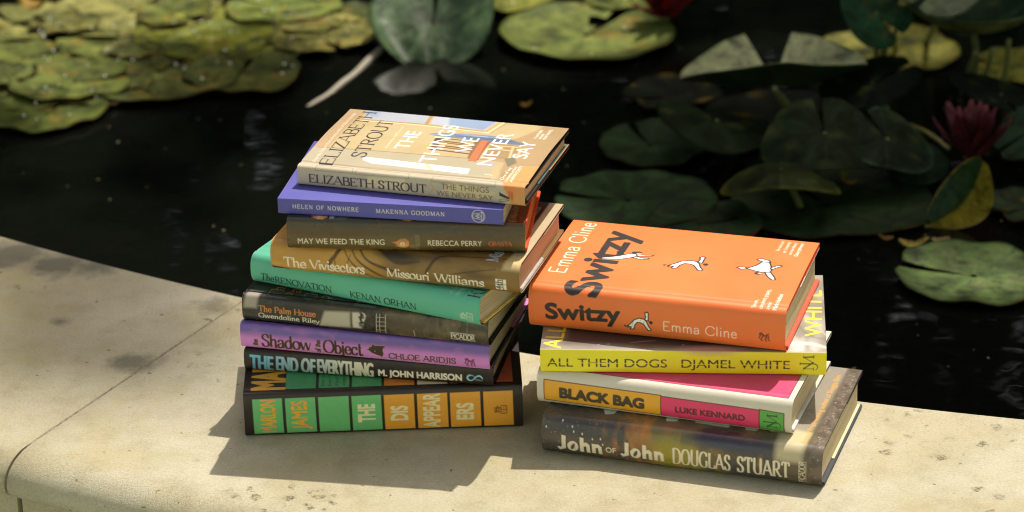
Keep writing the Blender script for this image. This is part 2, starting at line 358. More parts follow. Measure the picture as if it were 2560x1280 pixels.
        if weight > 0 and style == 'bf':
            rad = weight * cap / cap_of_bf() / q; n = int(math.ceil(rad)); b = sub.copy()
            for dj in range(-n, n + 1):
                for di in range(-n, n + 1):
                    op_ = min(1.0, max(0.0, rad + .5 - math.hypot(di, dj)))
                    if op_ <= 0 or (di == 0 and dj == 0): continue
                    sh = np.zeros_like(sub); H_, W_ = sub.shape
                    sh[max(0, di):H_ + min(0, di), max(0, dj):W_ + min(0, dj)] = sub[max(0, -di):H_ + min(0, -di), max(0, -dj):W_ + min(0, -dj)]; b = np.maximum(b, sh * op_)
            sub = b
        if grow > 0 and style == 'bf':
            n = max(1, int(round(grow / q)))
            b = sub.copy()
            for k in range(1, n + 1):
                b[:, k:] = np.maximum(b[:, k:], sub[:, :-k]); b[:, :-k] = np.maximum(b[:, :-k], sub[:, k:])
            sub = b
        m = sub.reshape(h, SS, wd, SS).mean((1, 3))
        if callable(col):
            c = col(s.U[:, sl[1]], s.V[sl[0]]); s.blend(m * op, np.broadcast_to(c, (h, wd, 3)).astype(np.float32), sl)
        else: s.blend(m * op, col, sl)
    def sample(s, u, v):
        """box-filtered colour at grid lines u x v"""
        a = s.a; k = 1
        p = np.pad(a, ((k, k), (k, k), (0, 0)), mode='edge')
        b = (p[:-2, 1:-1] + 2 * p[1:-1, 1:-1] + p[2:, 1:-1]) / 4
        p = np.pad(b, ((0, 0), (1, 1), (0, 0)), mode='edge'); b = (p[:, :-2] + 2 * p[:, 1:-1] + p[:, 2:]) / 4
        x = np.clip(np.asarray(u) * PXM, 0, s.nu - 1.001); y = np.clip((np.asarray(v) - s.v0) * PXM, 0, s.nv - 1.001)
        xi = x.astype(int); yi = y.astype(int); fx = (x - xi)[None, :, None]; fy = (y - yi)[:, None, None]
        r0 = b[yi][:, xi] * (1 - fx) + b[yi][:, xi + 1] * fx; r1 = b[yi + 1][:, xi] * (1 - fx) + b[yi + 1][:, xi + 1] * fx
        return r0 * (1 - fy) + r1 * fy

# ------------------------------------------------------------------ the shape of a cover seen from its end: back, spine, front
class Profile:
    """polyline (d, h, v, fine) in mm; v = length along the paper from the middle of the spine"""
    def __init__(s, L, W, T, vis, r=4.0, bulge=2.0, n=4.0, hinge=0.0, hinge_at=8.0, flap=True, lift=None, cell=.45, back_vis=3.0):
        s.L, s.W, s.T = L, W, T
        th = np.linspace(-math.pi / 2, math.pi / 2, 801); c = np.abs(np.cos(th)); q = np.abs(np.sin(th))
        d = r - (r + bulge) * c ** (2 / n); h = T / 2 + T / 2 * np.sign(np.sin(th)) * q ** (2 / n)
        arc = np.r_[0, np.cumsum(np.hypot(np.diff(d), np.diff(h)))]; mid = np.interp(0, th, arc); tot = arc[-1]
        m = int(tot / cell) + 1; t = np.linspace(0, tot, m); sd = np.interp(t, arc, d); sh = np.interp(t, arc, h); sv = t - mid
        s.spine_h, s.spine_v = sh, sv; s.vtop = sv[-1]; s.r = r
        def top(x):
            y = np.full_like(x, T)
            if hinge: y = y - hinge * np.exp(-((x - hinge_at) / 2.2) ** 2)
            if lift: y = y + lift(x)
            return y
        fd = np.r_[np.arange(r + cell, min(vis, W), cell), np.arange(max(r + cell, vis), W - .6, 6.0)] if vis < W else np.arange(r + cell, W - .6, cell)
        fd = np.r_[fd, W - .5, W - .15, W]; fh = top(fd); fh[-1] -= .35; fh[-2] -= .06; fv = s.vtop + fd - r
        P = [(d_, h_, v_) for d_, h_, v_ in zip(sd, sh, sv)] + [(d_, h_, v_) for d_, h_, v_ in zip(fd, fh, fv)]
        if flap:
            hb = top(np.array([W]))[0]
            P += [(W, hb - 2.6, fv[-1] + 3), (W - .6, hb - 3.2, fv[-1] + 4), (W - 30, hb - 3.3, fv[-1] + 34), (W - 62, hb - 3.3 - (hb - T) , fv[-1] + 66)]
        b = [(d_, 0.0, sv[0] - (d_ - r)) for d_ in (r + 1.5, r + 8, W * .5, W - .2)]
        if flap: b += [(W, .4, -W), (W, 2.6, -W), (W - .6, 3.2, -W), (W - 62, 3.3, -W)]
        P = b[::-1] + P
        s.P = np.array(P, float)
    def S(s, h): return float(np.interp(h, s.spine_h, s.spine_v))
    def F(s, d): return s.vtop + d - s.r
    def build(s, name, cv, mat, parent, inner=(235, 230, 218), th=.3, cell=.45, warp=None):
        P = s.P; n = len(P); us = np.linspace(0, s.L, int(s.L / cell) + 1); m = len(us)
        col = cv.sample(us, P[:, 2]).reshape(-1, 3)
        tg = np.gradient(P[:, :2], axis=0); tg /= np.linalg.norm(tg, axis=1)[:, None] + 1e-9; nrm = np.c_[tg[:, 1], -tg[:, 0]]   # inward
        out = np.empty((n, m, 3)); out[..., 0] = us[None]; out[..., 1] = P[:, 0, None]; out[..., 2] = P[:, 1, None]
        if warp is not None: out = warp(out)
        I = P[:, :2] + nrm * th; inn = np.empty((n, 2, 3)); inn[:, 0, 0] = 0; inn[:, 1, 0] = s.L; inn[..., 1] = I[:, None, 0]; inn[..., 2] = I[:, None, 1]
        if warp is not None: inn = warp(inn)
        V = np.vstack([out.reshape(-1, 3), inn.reshape(-1, 3)]) / 1000
        i = np.arange(n - 1)[:, None]; j = np.arange(m - 1)[None]; a = i * m + j
        f1 = np.stack([a, a + m, a + m + 1, a + 1], -1).reshape(-1, 4)[:, ::-1]
        b0 = n * m; k = np.arange(n - 1); q = b0 + k * 2
        f2 = np.stack([q, q + 1, q + 3, q + 2], -1)
        f2 = f2[:, ::-1]
        f3 = np.stack([k * m, q, q + 2, (k + 1) * m], -1); f4 = np.stack([k * m + m - 1, (k + 1) * m + m - 1, q + 3, q + 1], -1)
        ic = np.tile(s2l(inner), (2 * n, 1))
        o = mesh_obj(name, V, np.vstack([f1, f2, f3, f4]), mat, parent, np.vstack([col, ic]))
        # keep the long cut edges crisp
        return o

def pages(parent, L, W, T, mat, z0, z1, inset=3.0, fore=4.0, r=4.0, bulge=2.0, n=4.0, name='page_block'):
    """paper block: rounded at the spine, slightly hollow at the fore-edge"""
    th = np.linspace(-math.pi / 2, math.pi / 2, 25); H = z1 - z0
    d = (r + 3) - (r + bulge - .5) * np.abs(np.cos(th)) ** (2 / n); h = (z0 + z1) / 2 + H / 2 * np.sign(np.sin(th)) * np.abs(np.sin(th)) ** (2 / n)
    fe = np.linspace(1, -1, 9); fd = W - fore - 2.0 * (1 - fe ** 2); fh = (z0 + z1) / 2 + H / 2 * fe
    P = np.r_[np.c_[d, h], np.c_[fd, fh]]; n_ = len(P)
    V = np.r_[np.c_[np.full(n_, inset), P], np.c_[np.full(n_, L - inset), P]] / 1000
    F = [tuple(range(n_))[::-1], tuple(range(n_, 2 * n_))] + [(k, (k + 1) % n_, n_ + (k + 1) % n_, n_ + k) for k in range(n_)]
    F = [f[::-1] for f in F]
    return mesh_obj(name, V, F, mat, parent, smooth=False)
def board(parent, name, L, W, z0, z1, mat, d0=7.0, over=1.2):
    return bm_obj(name, box_bm(.4 / 1000, (L - .4) / 1000, d0 / 1000, (W - over) / 1000, z0 / 1000, z1 / 1000, .0005), mat, parent)

BK = {  # x, y, yaw, length, depth, thickness, height of its underside
'marlon': (-.23273, 2.35011, .02692, .23923, .158, .04041, .0003), 'end': (-.23428, 2.39877, -.20105, .22089, .143, .01946, .041), 'shadow': (-.23646, 2.40324, -.26059, .22336, .143, .02339, .06076),
'palm': (-.23381, 2.40828, -.29921, .22263, .143, .02436, .08445), 'renov': (-.22599, 2.43132, -.47886, .22386, .138, .02726, .10911), 'viv': (-.2055, 2.39593, -.29512, .22151, .13606, .02731, .13668),
'may': (-.18943, 2.3742, -.1077, .20198, .13418, .0288, .16428), 'helen': (-.19685, 2.3857, -.18887, .19362, .13183, .01374, .19338), 'strout': (-.18069, 2.4143, -.29832, .20185, .13641, .01785, .20743),
'john': (.02215, 2.30684, -.32137, .24156, .15688, .03641, .0003), 'bag': (.01923, 2.32865, -.3308, .22118, .14233, .03172, .03701), 'dogs': (.02182, 2.32402, -.08104, .24001, .15873, .02084, .06903), 'switzy': (.01384, 2.36898, -.29051, .22224, .1468, .03895, .09016)}
GROUP_L = 'books in the taller left stack'; GROUP_R = 'books in the right stack'
def start(key, label, name='hardback_book'):
    x, y, yaw, L, W, T, z = BK[key]
    o = empty(name, (x, y, z), (0, 0, yaw)); tag(o, label, 'book', GROUP_R if key in ('john', 'bag', 'dogs', 'switzy') else GROUP_L)
    return o, L * 1000, W * 1000, T * 1000

# ------------------------------------------------------------------ setting: pond, coping, ground
PC = Vector((1.2596, 5.3026, 0)); PR = 3.0611; WZ = -.12
def pol(r, a, z): return (PC.x + r * math.cos(a), PC.y + r * math.sin(a), z)
def stone_mat():
    q = NT('weathered_limestone'); co = q.objco()
    big = q.noise(5, 5, .6, co); mid = q.noise(26, 5, .65, co); fine = q.noise(420, 3, .7, co); vf = q.noise(1600, 2, .6, co)
    c = q.ramp(big, [(.30, (.42, .37, .235)), (.48, (.48, .44, .315)), (.66, (.56, .53, .42))]).outputs[0]
    c = q.mix(.5, c, q.ramp(mid, [(.32, (.66, .62, .50)), (.52, (.92, .91, .87)), (.72, (1, 1, 1))]).outputs[0], 'MULTIPLY')
    c = q.mix(.6, c, q.ramp(fine, [(.3, (.70, .68, .62)), (.6, (1, 1, 1))]).outputs[0], 'MULTIPLY')
    def spots(lst):
        acc = None
        for (px, py, rad) in lst:
            d = q.n('ShaderNodeVectorMath', operation='DISTANCE'); q.l(co, d.inputs[0]); d.inputs[1].default_value = at(px, py, 0)
            m = q.n('ShaderNodeMapRange', i_1=0.0, i_2=rad, i_3=1.0, i_4=0.0); q.l(d.outputs['Value'], m.inputs[0])
            if acc is None: acc = m.outputs[0]
            else:
                x = q.n('ShaderNodeMath', operation='MAXIMUM'); q.l(acc, x.inputs[0]); q.l(m.outputs[0], x.inputs[1]); acc = x.outputs[0]
        return acc
    def patchy(where, noise, lo, hi):
        """where + noise - threshold: a drift with a ragged edge"""
        x = q.n('ShaderNodeMath', operation='MULTIPLY_ADD', i_1=.55); q.l(where, x.inputs[0]); q.l(noise, x.inputs[2])
        return q.ramp(x.outputs[0], [(lo, (0, 0, 0)), (hi, (1, 1, 1))]).outputs[0]
    vor = q.n('ShaderNodeTexVoronoi', feature='F1'); vor.inputs['Scale'].default_value = 62; wob = q.n('ShaderNodeVectorMath', operation='ADD')
    nz = q.n('ShaderNodeTexNoise'); nz.inputs['Scale'].default_value = 90; nz.inputs['Detail'].default_value = 3; q.l(co, nz.inputs['Vector'])
    sc_ = q.n('ShaderNodeVectorMath', operation='SCALE'); sc_.inputs['Scale'].default_value = .018; q.l(nz.outputs['Color'], sc_.inputs[0]); q.l(co, wob.inputs[0]); q.l(sc_.outputs[0], wob.inputs[1]); q.l(wob.outputs[0], vor.inputs['Vector'])
    vd = q.n('ShaderNodeMath', operation='MULTIPLY_ADD', i_1=.9); q.l(q.noise(44, 3, .6, co), vd.inputs[0]); q.l(vor.outputs['Distance'], vd.inputs[2]); rad = q.ramp(vd.outputs[0], [(.60, (1, 1, 1)), (.78, (0, 0, 0))]).outputs[0]; grit = q.ramp(q.noise(330, 3, .75, co), [(.38, (0, 0, 0)), (.58, (1, 1, 1))]).outputs[0]
    drift = patchy(spots([(690, 1240, .06), (790, 1252, .05), (2270, 1080, .055), (2380, 1098, .06), (2215, 1118, .04), (2480, 1085, .05), (120, 690, .05), (560, 770, .05), (2440, 1250, .04)]), q.noise(17, 3, .6, co), .66, .76)
    drift = q.mix(1, drift, q.ramp(q.noise(5.5, 3, .6, co), [(.60, (0, 0, 0)), (.70, (.8, .8, .8))]).outputs[0], 'LIGHTEN'); m1 = q.mix(1, rad, drift, 'MULTIPLY'); m1 = q.mix(1, m1, grit, 'MULTIPLY'); c = q.mix(m1, c, (.11, .095, .055))
    grime = patchy(spots([(60, 625, .05), (140, 662, .05), (230, 672, .04), (540, 765, .035), (330, 905, .035), (150, 805, .02), (20, 640, .05)]), q.noise(21, 6, .72, co), .63, .92)
    gm = q.mix(1, grime, (.78, .78, .78), 'MULTIPLY'); c = q.mix(gm, c, (.13, .125, .095))
    ochre = q.ramp(q.noise(7.5, 4, .6, co, .8), [(.52, (0, 0, 0)), (.68, (1, 1, 1))]).outputs[0]; c = q.mix(q.mix(1, ochre, (.55, .55, .55), 'MULTIPLY'), c, (.42, .36, .19))
    pit = q.ramp(q.noise(120, 2, .5, co), [(.25, (1, 1, 1)), (.29, (0, 0, 0))]).outputs[0]; c = q.mix(pit, c, (.20, .16, .09))
    q.l(c, q.p.inputs['Base Color']); q.setp(Roughness=.85, Specular_IOR_Level=.2)
    h = q.n('ShaderNodeMath', operation='ADD'); q.l(fine, h.inputs[0]); q.l(vf, h.inputs[1]); h2 = q.n('ShaderNodeMath', operation='MULTIPLY_ADD', i_1=2.2); q.l(mid, h2.inputs[0]); q.l(h.outputs[0], h2.inputs[2])
    q.bump(h2.outputs[0], .55, .0012); return q.m
STONE = stone_mat()
wall_root = empty('pond_wall', (0, 0, 0)); tag(wall_root, 'curved limestone wall with rounded coping stones carrying both book stacks', 'wall')
def coping(a0, a1, nseg, name='coping_stone'):
    """one slab: chamfered inner arris, flat top, round nose, flat underside; slight chamfer at both joints"""
    prof = [(0.0, -.041), (0, -.004), (.0012, -.0012), (.004, 0), (.09, 0), (.18, 0), (.27, 0), (.330, 0)]
    for t in np.linspace(0, math.pi / 2, 8)[1:]: prof.append((.340 + .035 * math.sin(t), -.024 + .024 * math.cos(t)))
    for t in np.linspace(math.pi / 2, math.pi * .93, 5)[1:]: prof.append((.352 + .023 * math.sin(t), -.024 + .0175 * math.cos(t)))
    prof += [(.30, -.041)]
    P = np.array(prof); n = len(P); cen = np.array([.17, -.03]); V = []; e = .0015 / PR
    arcs = [(a0, 1)] + [(a0 + e, 0)] + [(x, 0) for x in np.linspace(a0 + e, a1 - e, nseg)[1:-1]] + [(a1 - e, 0), (a1, 1)]
    for a, c in arcs:
        for (r, z) in P:
            if c: r = r + (.0015 if r < .1 else -.0015 if r > .3 else 0); z = z - .0015 if z > -.03 else z + .001
            V.append(pol(PR + r, a, z))
    F = []
    for k in range(len(arcs) - 1):
        for i in range(n): F.append((k * n + i, k * n + (i + 1) % n, (k + 1) * n + (i + 1) % n, (k + 1) * n + i))
    F.append(tuple(range(n))); b = (len(arcs) - 1) * n; F.append(tuple(range(b, b + n))[::-1])
    return mesh_obj(name, V, F, STONE, wall_root, smooth=False)
jt = [-137.5, -128.55, -119.6, -101.8, -92.9]; gap = .0011 / PR
for a, b in zip(jt[:-1], jt[1:]):
    s_ = coping(R_(a) + gap, R_(b) - gap, 44)
    s_.data.polygons.foreach_set('use_smooth', np.array([abs(p.normal.z) > .02 and len(p.vertices) == 4 for p in s_.data.polygons]))
coping(R_(jt[-1]) + gap, R_(jt[0] + 360) - gap, 150, 'coping_ring')
def riser(a0, a1, n, name, mat):
    V = []; F = []
    for a in np.linspace(a0, a1, n):
        for r, z in ((PR + .02, -.0416), (PR + .332, -.0416), (PR + .332, -.5), (PR + .02, -.5)): V.append(pol(r, a, z))
    for k in range(n - 1):
        for i in range(4): F.append((k * 4 + i, k * 4 + (i + 1) % 4, (k + 1) * 4 + (i + 1) % 4, (k + 1) * 4 + i))
    F += [(0, 1, 2, 3), tuple(range(4 * n - 4, 4 * n))[::-1]]
    return mesh_obj(name, V, F, mat, wall_root, smooth=False)
rj = [-128.2, -119.95, -111.7, -103.45]
for a, b in zip(rj[:-1], rj[1:]): riser(R_(a) + .0008, R_(b) - .0008, 10, 'riser_block', STONE)
riser(R_(rj[-1]) + .0008, R_(rj[0] + 360) - .0008, 90, 'riser_ring', STONE)
# mortar set back in the joints
qm = NT('dark_mortar'); qm.l(qm.ramp(qm.noise(300, 3, .6, qm.objco()), [(.3, (.12, .095, .06)), (.7, (.34, .29, .20))]).outputs[0], qm.p.inputs['Base Color']); qm.setp(Roughness=.95)
for a in jt:
    up = -.0016
    g = gap * .95; V = []; q_ = [(.004, -.039), (.004, up), (.336, up), (.366, -.015), (.370, -.026), (.347, -.039)]
    for s_ in (-g, g): V += [pol(PR + r, R_(a) + s_, z) for r, z in q_]
    n = len(q_); mesh_obj('mortar_joint', V, [tuple(range(n)), tuple(range(n, 2 * n))[::-1]] + [(k, (k + 1) % n, n + (k + 1) % n, n + k) for k in range(n)], qm.m, wall_root, smooth=False)
# water
qw = NT('dark_pond_water'); co = qw.objco(); n1 = qw.noise(5, 2, .5, co); n2 = qw.noise(15, 2, .5, co)
qw.setp(Base_Color=(.0035, .0042, .0030, 1), Roughness=.025, IOR=1.333); hh = qw.n('ShaderNodeMath', operation='MULTIPLY_ADD', i_1=.35); qw.l(n2, hh.inputs[0]); qw.l(n1, hh.inputs[2]); qw.bump(hh.outputs[0], .065, .02)
nn = 96; V = [(PC.x, PC.y, WZ)] + [pol(PR + .012, 2 * math.pi * k / nn, WZ) for k in range(nn)]
tag(mesh_obj('water', V, [(0, k + 1, (k + 1) % nn + 1) for k in range(nn)], qw.m), kind='structure')
# unseen gravel all round, coloured pale to bounce light onto the spines
qg = NT('pale_gravel'); co = qg.objco(); qg.l(qg.ramp(qg.noise(9, 6, .7, co), [(.3, (.42, .47, .36)), (.7, (.57, .62, .49))]).outputs[0], qg.p.inputs['Base Color']); qg.setp(Roughness=.9); qg.bump(qg.noise(220, 3, .7, co), .8, .02)
V = [pol(PR + .2, 2 * math.pi * k / nn, -.5) for k in range(nn)] + [pol(200, 2 * math.pi * k / nn, -.5) for k in range(nn)]
tag(mesh_obj('ground', V, [(k, (k + 1) % nn, nn + (k + 1) % nn, nn + k) for k in range(nn)], qg.m), kind='structure')

# ------------------------------------------------------------------ water lilies
def leaf_mat(name, rough=.38, trans=.0, spec=.28):
    q = NT(name); a = q.n('ShaderNodeVertexColor', layer_name='print'); co = q.objco()
    n = q.noise(48, 6, .72, co, .6); n3 = q.noise(17, 3, .6, co); c = q.mix(.9, a.outputs[0], q.ramp(n, [(.36, (.22, .25, .17)), (.49, (.85, .85, .78)), (.66, (1.35, 1.28, 1.15))]).outputs[0], 'MULTIPLY'); c = q.mix(.7, c, q.ramp(n3, [(.38, (.42, .48, .34)), (.60, (1.15, 1.12, 1.0))]).outputs[0], 'MULTIPLY')
    q.l(c, q.p.inputs['Base Color']); q.setp(Roughness=rough, Specular_IOR_Level=spec); q.bump(q.noise(70, 5, .65, co), .6, .003)
    if trans:
        tr = q.n('ShaderNodeBsdfTranslucent'); q.l(c, tr.inputs[0]); mx = q.n('ShaderNodeMixShader'); mx.inputs[0].default_value = trans
        q.l(q.p.outputs[0], mx.inputs[1]); q.l(tr.outputs[0], mx.inputs[2]); q.l(mx.outputs[0], q.t.nodes['Material Output'].inputs[0])
    return q.m
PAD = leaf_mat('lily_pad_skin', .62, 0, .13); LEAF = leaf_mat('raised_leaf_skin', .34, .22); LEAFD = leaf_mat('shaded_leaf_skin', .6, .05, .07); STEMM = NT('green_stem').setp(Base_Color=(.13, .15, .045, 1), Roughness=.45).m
PETAL = leaf_mat('petal_skin', .45, .25)
def leaf_grid(rad, seed, notch, nth=72, nr=14, irregular=.05, gap_=.10):
    r = np.random.default_rng(seed); th = np.linspace(gap_, 2 * math.pi - gap_, nth); ph = r.random(6) * 6.28
    edge = 1 + irregular * sum(np.sin(k * th + ph[k - 1]) / k for k in range(1, 7)) - .10 * np.exp(-((th - gap_) / .16) ** 2) - .10 * np.exp(-((th - 2 * math.pi + gap_) / .16) ** 2)
    q = np.linspace(.02, 1, nr) ** .8; T, Q = np.meshgrid(th, q, indexing='ij'); E = edge[:, None] * Q * rad
    return T, Q, E * np.cos(T + notch), E * np.sin(T + notch), r
def leaf_cols(T, Q, r, base, vein, rim=None, blotch=None, amt=.5):
    base, vein = s2l(base), s2l(vein); k = np.abs(np.cos(T * 7.0 + .3)) ** 14 * (1 - Q) ** .3 * (Q > .03)
    c = base[None, None] * (1 - .55 * k[..., None]) + vein * .55 * k[..., None]
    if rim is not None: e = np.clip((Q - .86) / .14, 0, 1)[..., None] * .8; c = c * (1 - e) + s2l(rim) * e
    if blotch is not None:
        for _ in range(int(26 * amt) + 2):
            t0, q0, w0 = r.random() * 6.28, math.sqrt(r.random()), r.uniform(.03, .16)
            d = np.hypot((T - t0) * Q, Q - q0) / w0; e = np.clip(1.4 - d, 0, 1)[..., None] * r.uniform(.4, 1); c = c * (1 - e) + s2l(blotch[r.integers(len(blotch))]) * e
    return c.reshape(-1, 3)
def grid_faces(a, b, flip=False):
    i = np.arange(a - 1)[:, None]; j = np.arange(b - 1)[None]; k = i * b + j
    f = np.stack([k, k + 1, k + b + 1, k + b], -1).reshape(-1, 4); return f[:, ::-1] if flip else f
def thick_leaf(name, V, nth, nr, mat, cols, under, parent=None, th=.0012):
    """two skins a millimetre apart, closed along the rim"""
    V = np.asarray(V).reshape(-1, 3); G = V.reshape(nth, nr, 3); du = np.gradient(G, axis=0); dv = np.gradient(G, axis=1); N = np.cross(du, dv); N /= np.linalg.norm(N, axis=2)[..., None] + 1e-12
    if N[..., 2].mean() < 0: N = -N
    B = (G - N * th).reshape(-1, 3); n = len(V); f = grid_faces(nth, nr)
    i = np.arange(nth - 1); e = i * nr + nr - 1; rim = np.stack([e, e + nr, e + nr + n, e + n], -1)
    ucol = np.tile(s2l(under), (n, 1)) * (.8 + .4 * np.random.default_rng(len(V)).random((n, 1)))
    return mesh_obj(name, np.vstack([V, B]), np.vstack([f, f[:, ::-1] + n, rim]), mat, parent, np.vstack([cols, ucol]))
def tube(name, pts, r0, r1, mat, parent=None, n=8, seg=10):
    P = crom([tuple(p) for p in pts], 6) if len(pts) > 2 else np.array([tuple(p) for p in pts]); m = len(P); V = []
    for k in range(m):
        t = Vector(P[min(k + 1, m - 1)] - P[max(k - 1, 0)]).normalized(); a = t.orthogonal().normalized(); b = t.cross(a); rr = r0 + (r1 - r0) * k / (m - 1)
        for j in range(n): V.append(Vector(P[k]) + (a * math.cos(6.2832 * j / n) + b * math.sin(6.2832 * j / n)) * rr)
    F = [(k * n + j, k * n + (j + 1) % n, (k + 1) * n + (j + 1) % n, (k + 1) * n + j) for k in range(m - 1) for j in range(n)] + [tuple(range(n))[::-1], tuple(range((m - 1) * n, m * n))]
    return mesh_obj(name, V, F, mat, parent)
GPAD = 'floating lily pads'; pad_i = 0; PADS = []
def pad(px, py, hw, label, base, vein=None, notch=0, seed=0, lift=.004, irregular=.085, blotch=((52, 60, 26), (120, 100, 40)), amt=.5, rim=None, cup=.003, wave=.0035, sx=1.0):
    global pad_i
    z = WZ + .0035 + .0016 * (pad_i % 5); pad_i += 1
    p = at(px, py, z); rad = hw * depth_of(p) / F_PX; nth, nr = 72, 14
    T, Q, X, Y, r = leaf_grid(rad, seed, notch, nth, nr, irregular); X = X * sx; ph = r.random(3) * 6.28
    Z = cup * Q ** 5 + wave * Q ** 3 * (.5 + .5 * np.sin(3 * T + ph[0]) * np.sin(2 * T + ph[1])) + .0015 * np.sin(9 * T + ph[2]) * Q ** 4
    cols = leaf_cols(T, Q, r, base, vein or tuple(min(255, c + 24) for c in base), rim, blotch, amt)
    o = thick_leaf('lily_pad', np.stack([X, Y, Z], -1), nth, nr, PAD, cols, (96, 70, 44)); o.location = p
    tag(o, label, 'lily pad', GPAD); PADS.append((p, rad * sx, rad)); return o
YG, PALE, MID, OLV, DKG = (109, 113, 51), (126, 127, 74), (92, 100, 47), (77, 84, 40), (34, 56, 28)  # DKG and the darker greens below carry the pond's shade in their colour
pad(40, 62, 150, 'pale green lily pad at the top left corner beside a brown curled leaf', PALE, notch=2.2, seed=1)
pad(330, 28, 215, 'broad pale lily pad cut by the top edge, second from the top left corner', (131, 130, 78), notch=1.0, seed=2, amt=.3)
pad(520, 84, 185, 'bright yellow green lily pad overlapping in front of the broad pale one', (122, 127, 46), notch=4.0, seed=3)
pad(800, 92, 135, 'pale yellowish lily pad left of the upright blue green leaf', (126, 123, 68), notch=5.2, seed=4, amt=.8)
pad(705, 14, 140, 'green lily pad at the top edge with a dark shadow across it', (111, 125, 61), notch=2.8, seed=31)
pad(60, 146, 138, 'ragged green lily pad against the left edge', MID, notch=.5, seed=5, irregular=.1)
pad(565, 112, 150, 'lily pad with a clean curved near rim, above the tiny two lobed leaflet', (116, 125, 56), notch=3.6, seed=6)
pad(395, 178, 205, 'long mottled lily pad lying lowest in the sunlit group', OLV, notch=.9, seed=7, irregular=.09, amt=1.2)
pad(600, 186, 150, 'mottled olive lily pad with ragged rim, right end of the sunlit group', OLV, notch=1.4, seed=8, irregular=.09, amt=1.2)
pad(190, 205, 150, 'speckled olive lily pad between the ragged pad and the long mottled one', (90, 100, 46), notch=.2, seed=9, amt=1.0)
pad(60, 235, 150, 'dull olive lily pad at the left edge above the lowest one', OLV, notch=.6, seed=10, amt=1.0)
pad(118, 284, 145, 'dark olive lily pad nearest the coping at left', (77, 89, 36), notch=1.2, seed=11, amt=1.1)
pad(1466, 88, 220, 'large round lily pad with a dark hole, behind the taller book stack', (100, 111, 54), notch=1.05, seed=12, irregular=.035, amt=.5, cup=.006)
big_ = bpy.data.objects[PADS and 'lily_pad.%03d' % (len(PADS) - 1)]; bm = bmesh.new(); bm.from_mesh(big_.data); hq = at(1490, 48, big_.location.z + .003) - big_.location
bmesh.ops.delete(bm, geom=[f for f in bm.faces if math.hypot((f.calc_center_median().x - hq.x) / .0105, (f.calc_center_median().y - hq.y) / .020) < 1], context='FACES'); bm.to_mesh(big_.data); bm.free()
pad(1270, -6, 120, 'yellow green lily pad at the top edge, left of the red flower', (122, 127, 56), notch=2.0, seed=13)
pad(1560, -10, 120, 'green lily pad at the top edge behind the large round one', (101, 113, 53), notch=2.0, seed=33)
pad(2225, 118, 170, 'yellowish lily pad behind the stems at top right', (111, 110, 46), notch=2.2, seed=14, amt=.8)
pad(2530, 168, 120, 'yellow green lily pad at the right edge under the big cupped leaf', (117, 119, 48), notch=2.6, seed=15)
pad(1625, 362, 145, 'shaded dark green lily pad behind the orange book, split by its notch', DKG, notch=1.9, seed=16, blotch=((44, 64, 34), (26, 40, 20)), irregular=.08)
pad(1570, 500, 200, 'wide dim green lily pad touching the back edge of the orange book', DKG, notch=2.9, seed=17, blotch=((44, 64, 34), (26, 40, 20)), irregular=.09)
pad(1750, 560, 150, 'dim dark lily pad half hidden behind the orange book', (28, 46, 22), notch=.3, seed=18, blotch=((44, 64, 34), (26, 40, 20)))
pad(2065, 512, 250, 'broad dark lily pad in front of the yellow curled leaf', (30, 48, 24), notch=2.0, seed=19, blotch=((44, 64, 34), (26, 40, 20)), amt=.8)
pad(2435, 690, 190, 'mid green lily pad mottled with painted shadows, nearest the coping at right', (78, 98, 54), notch=2.75, seed=20, irregular=.07, blotch=((32, 42, 22), (90, 99, 67)), amt=1.6)  # dark blotches stand for shadows lying on this pad
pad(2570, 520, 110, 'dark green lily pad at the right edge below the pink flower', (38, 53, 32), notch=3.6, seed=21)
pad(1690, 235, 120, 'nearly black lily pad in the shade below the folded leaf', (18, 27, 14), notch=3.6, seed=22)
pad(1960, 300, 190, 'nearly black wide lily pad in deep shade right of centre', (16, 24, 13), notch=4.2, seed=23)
for q_, (px, py, hw_) in enumerate(((235, 112, 90), (690, 128, 84), (330, 128, 74), (760, 60, 90), (15, 190, 80), (250, 246, 84), (450, 208, 86), (905, 40, 80), (150, 60, 86), (430, 30, 100), (880, 96, 60), (300, 208, 78))):
    pad(px, py, hw_, ('small ragged lily pad wedged among the sunlit group, %s' % ('under the broad pale pad', 'at its right end', 'behind the long mottled pad', 'above the pale yellowish pad', 'on the left edge', 'right of the darkest olive pad', 'in the middle of its near rim', 'beside the upright leaf', 'left of the broad pale pad', 'at the top edge', 'touching the upright leaf', 'above the near rim')[q_]), ((98, 106, 50), (78, 88, 42), (110, 112, 66))[q_ % 3], notch=q_ * 1.3, seed=200 + q_, irregular=.13, amt=1.3)
t_ = pad(565, 146, 24, 'tiny bright two lobed leaflet floating among the sunlit pads', (120, 144, 53), notch=1.5, seed=24, amt=0, cup=.002); pad(603, 144, 22, 'tiny bright oval leaflet beside the two lobed one', (120, 144, 53), notch=1.5, seed=25, amt=0, cup=.002)

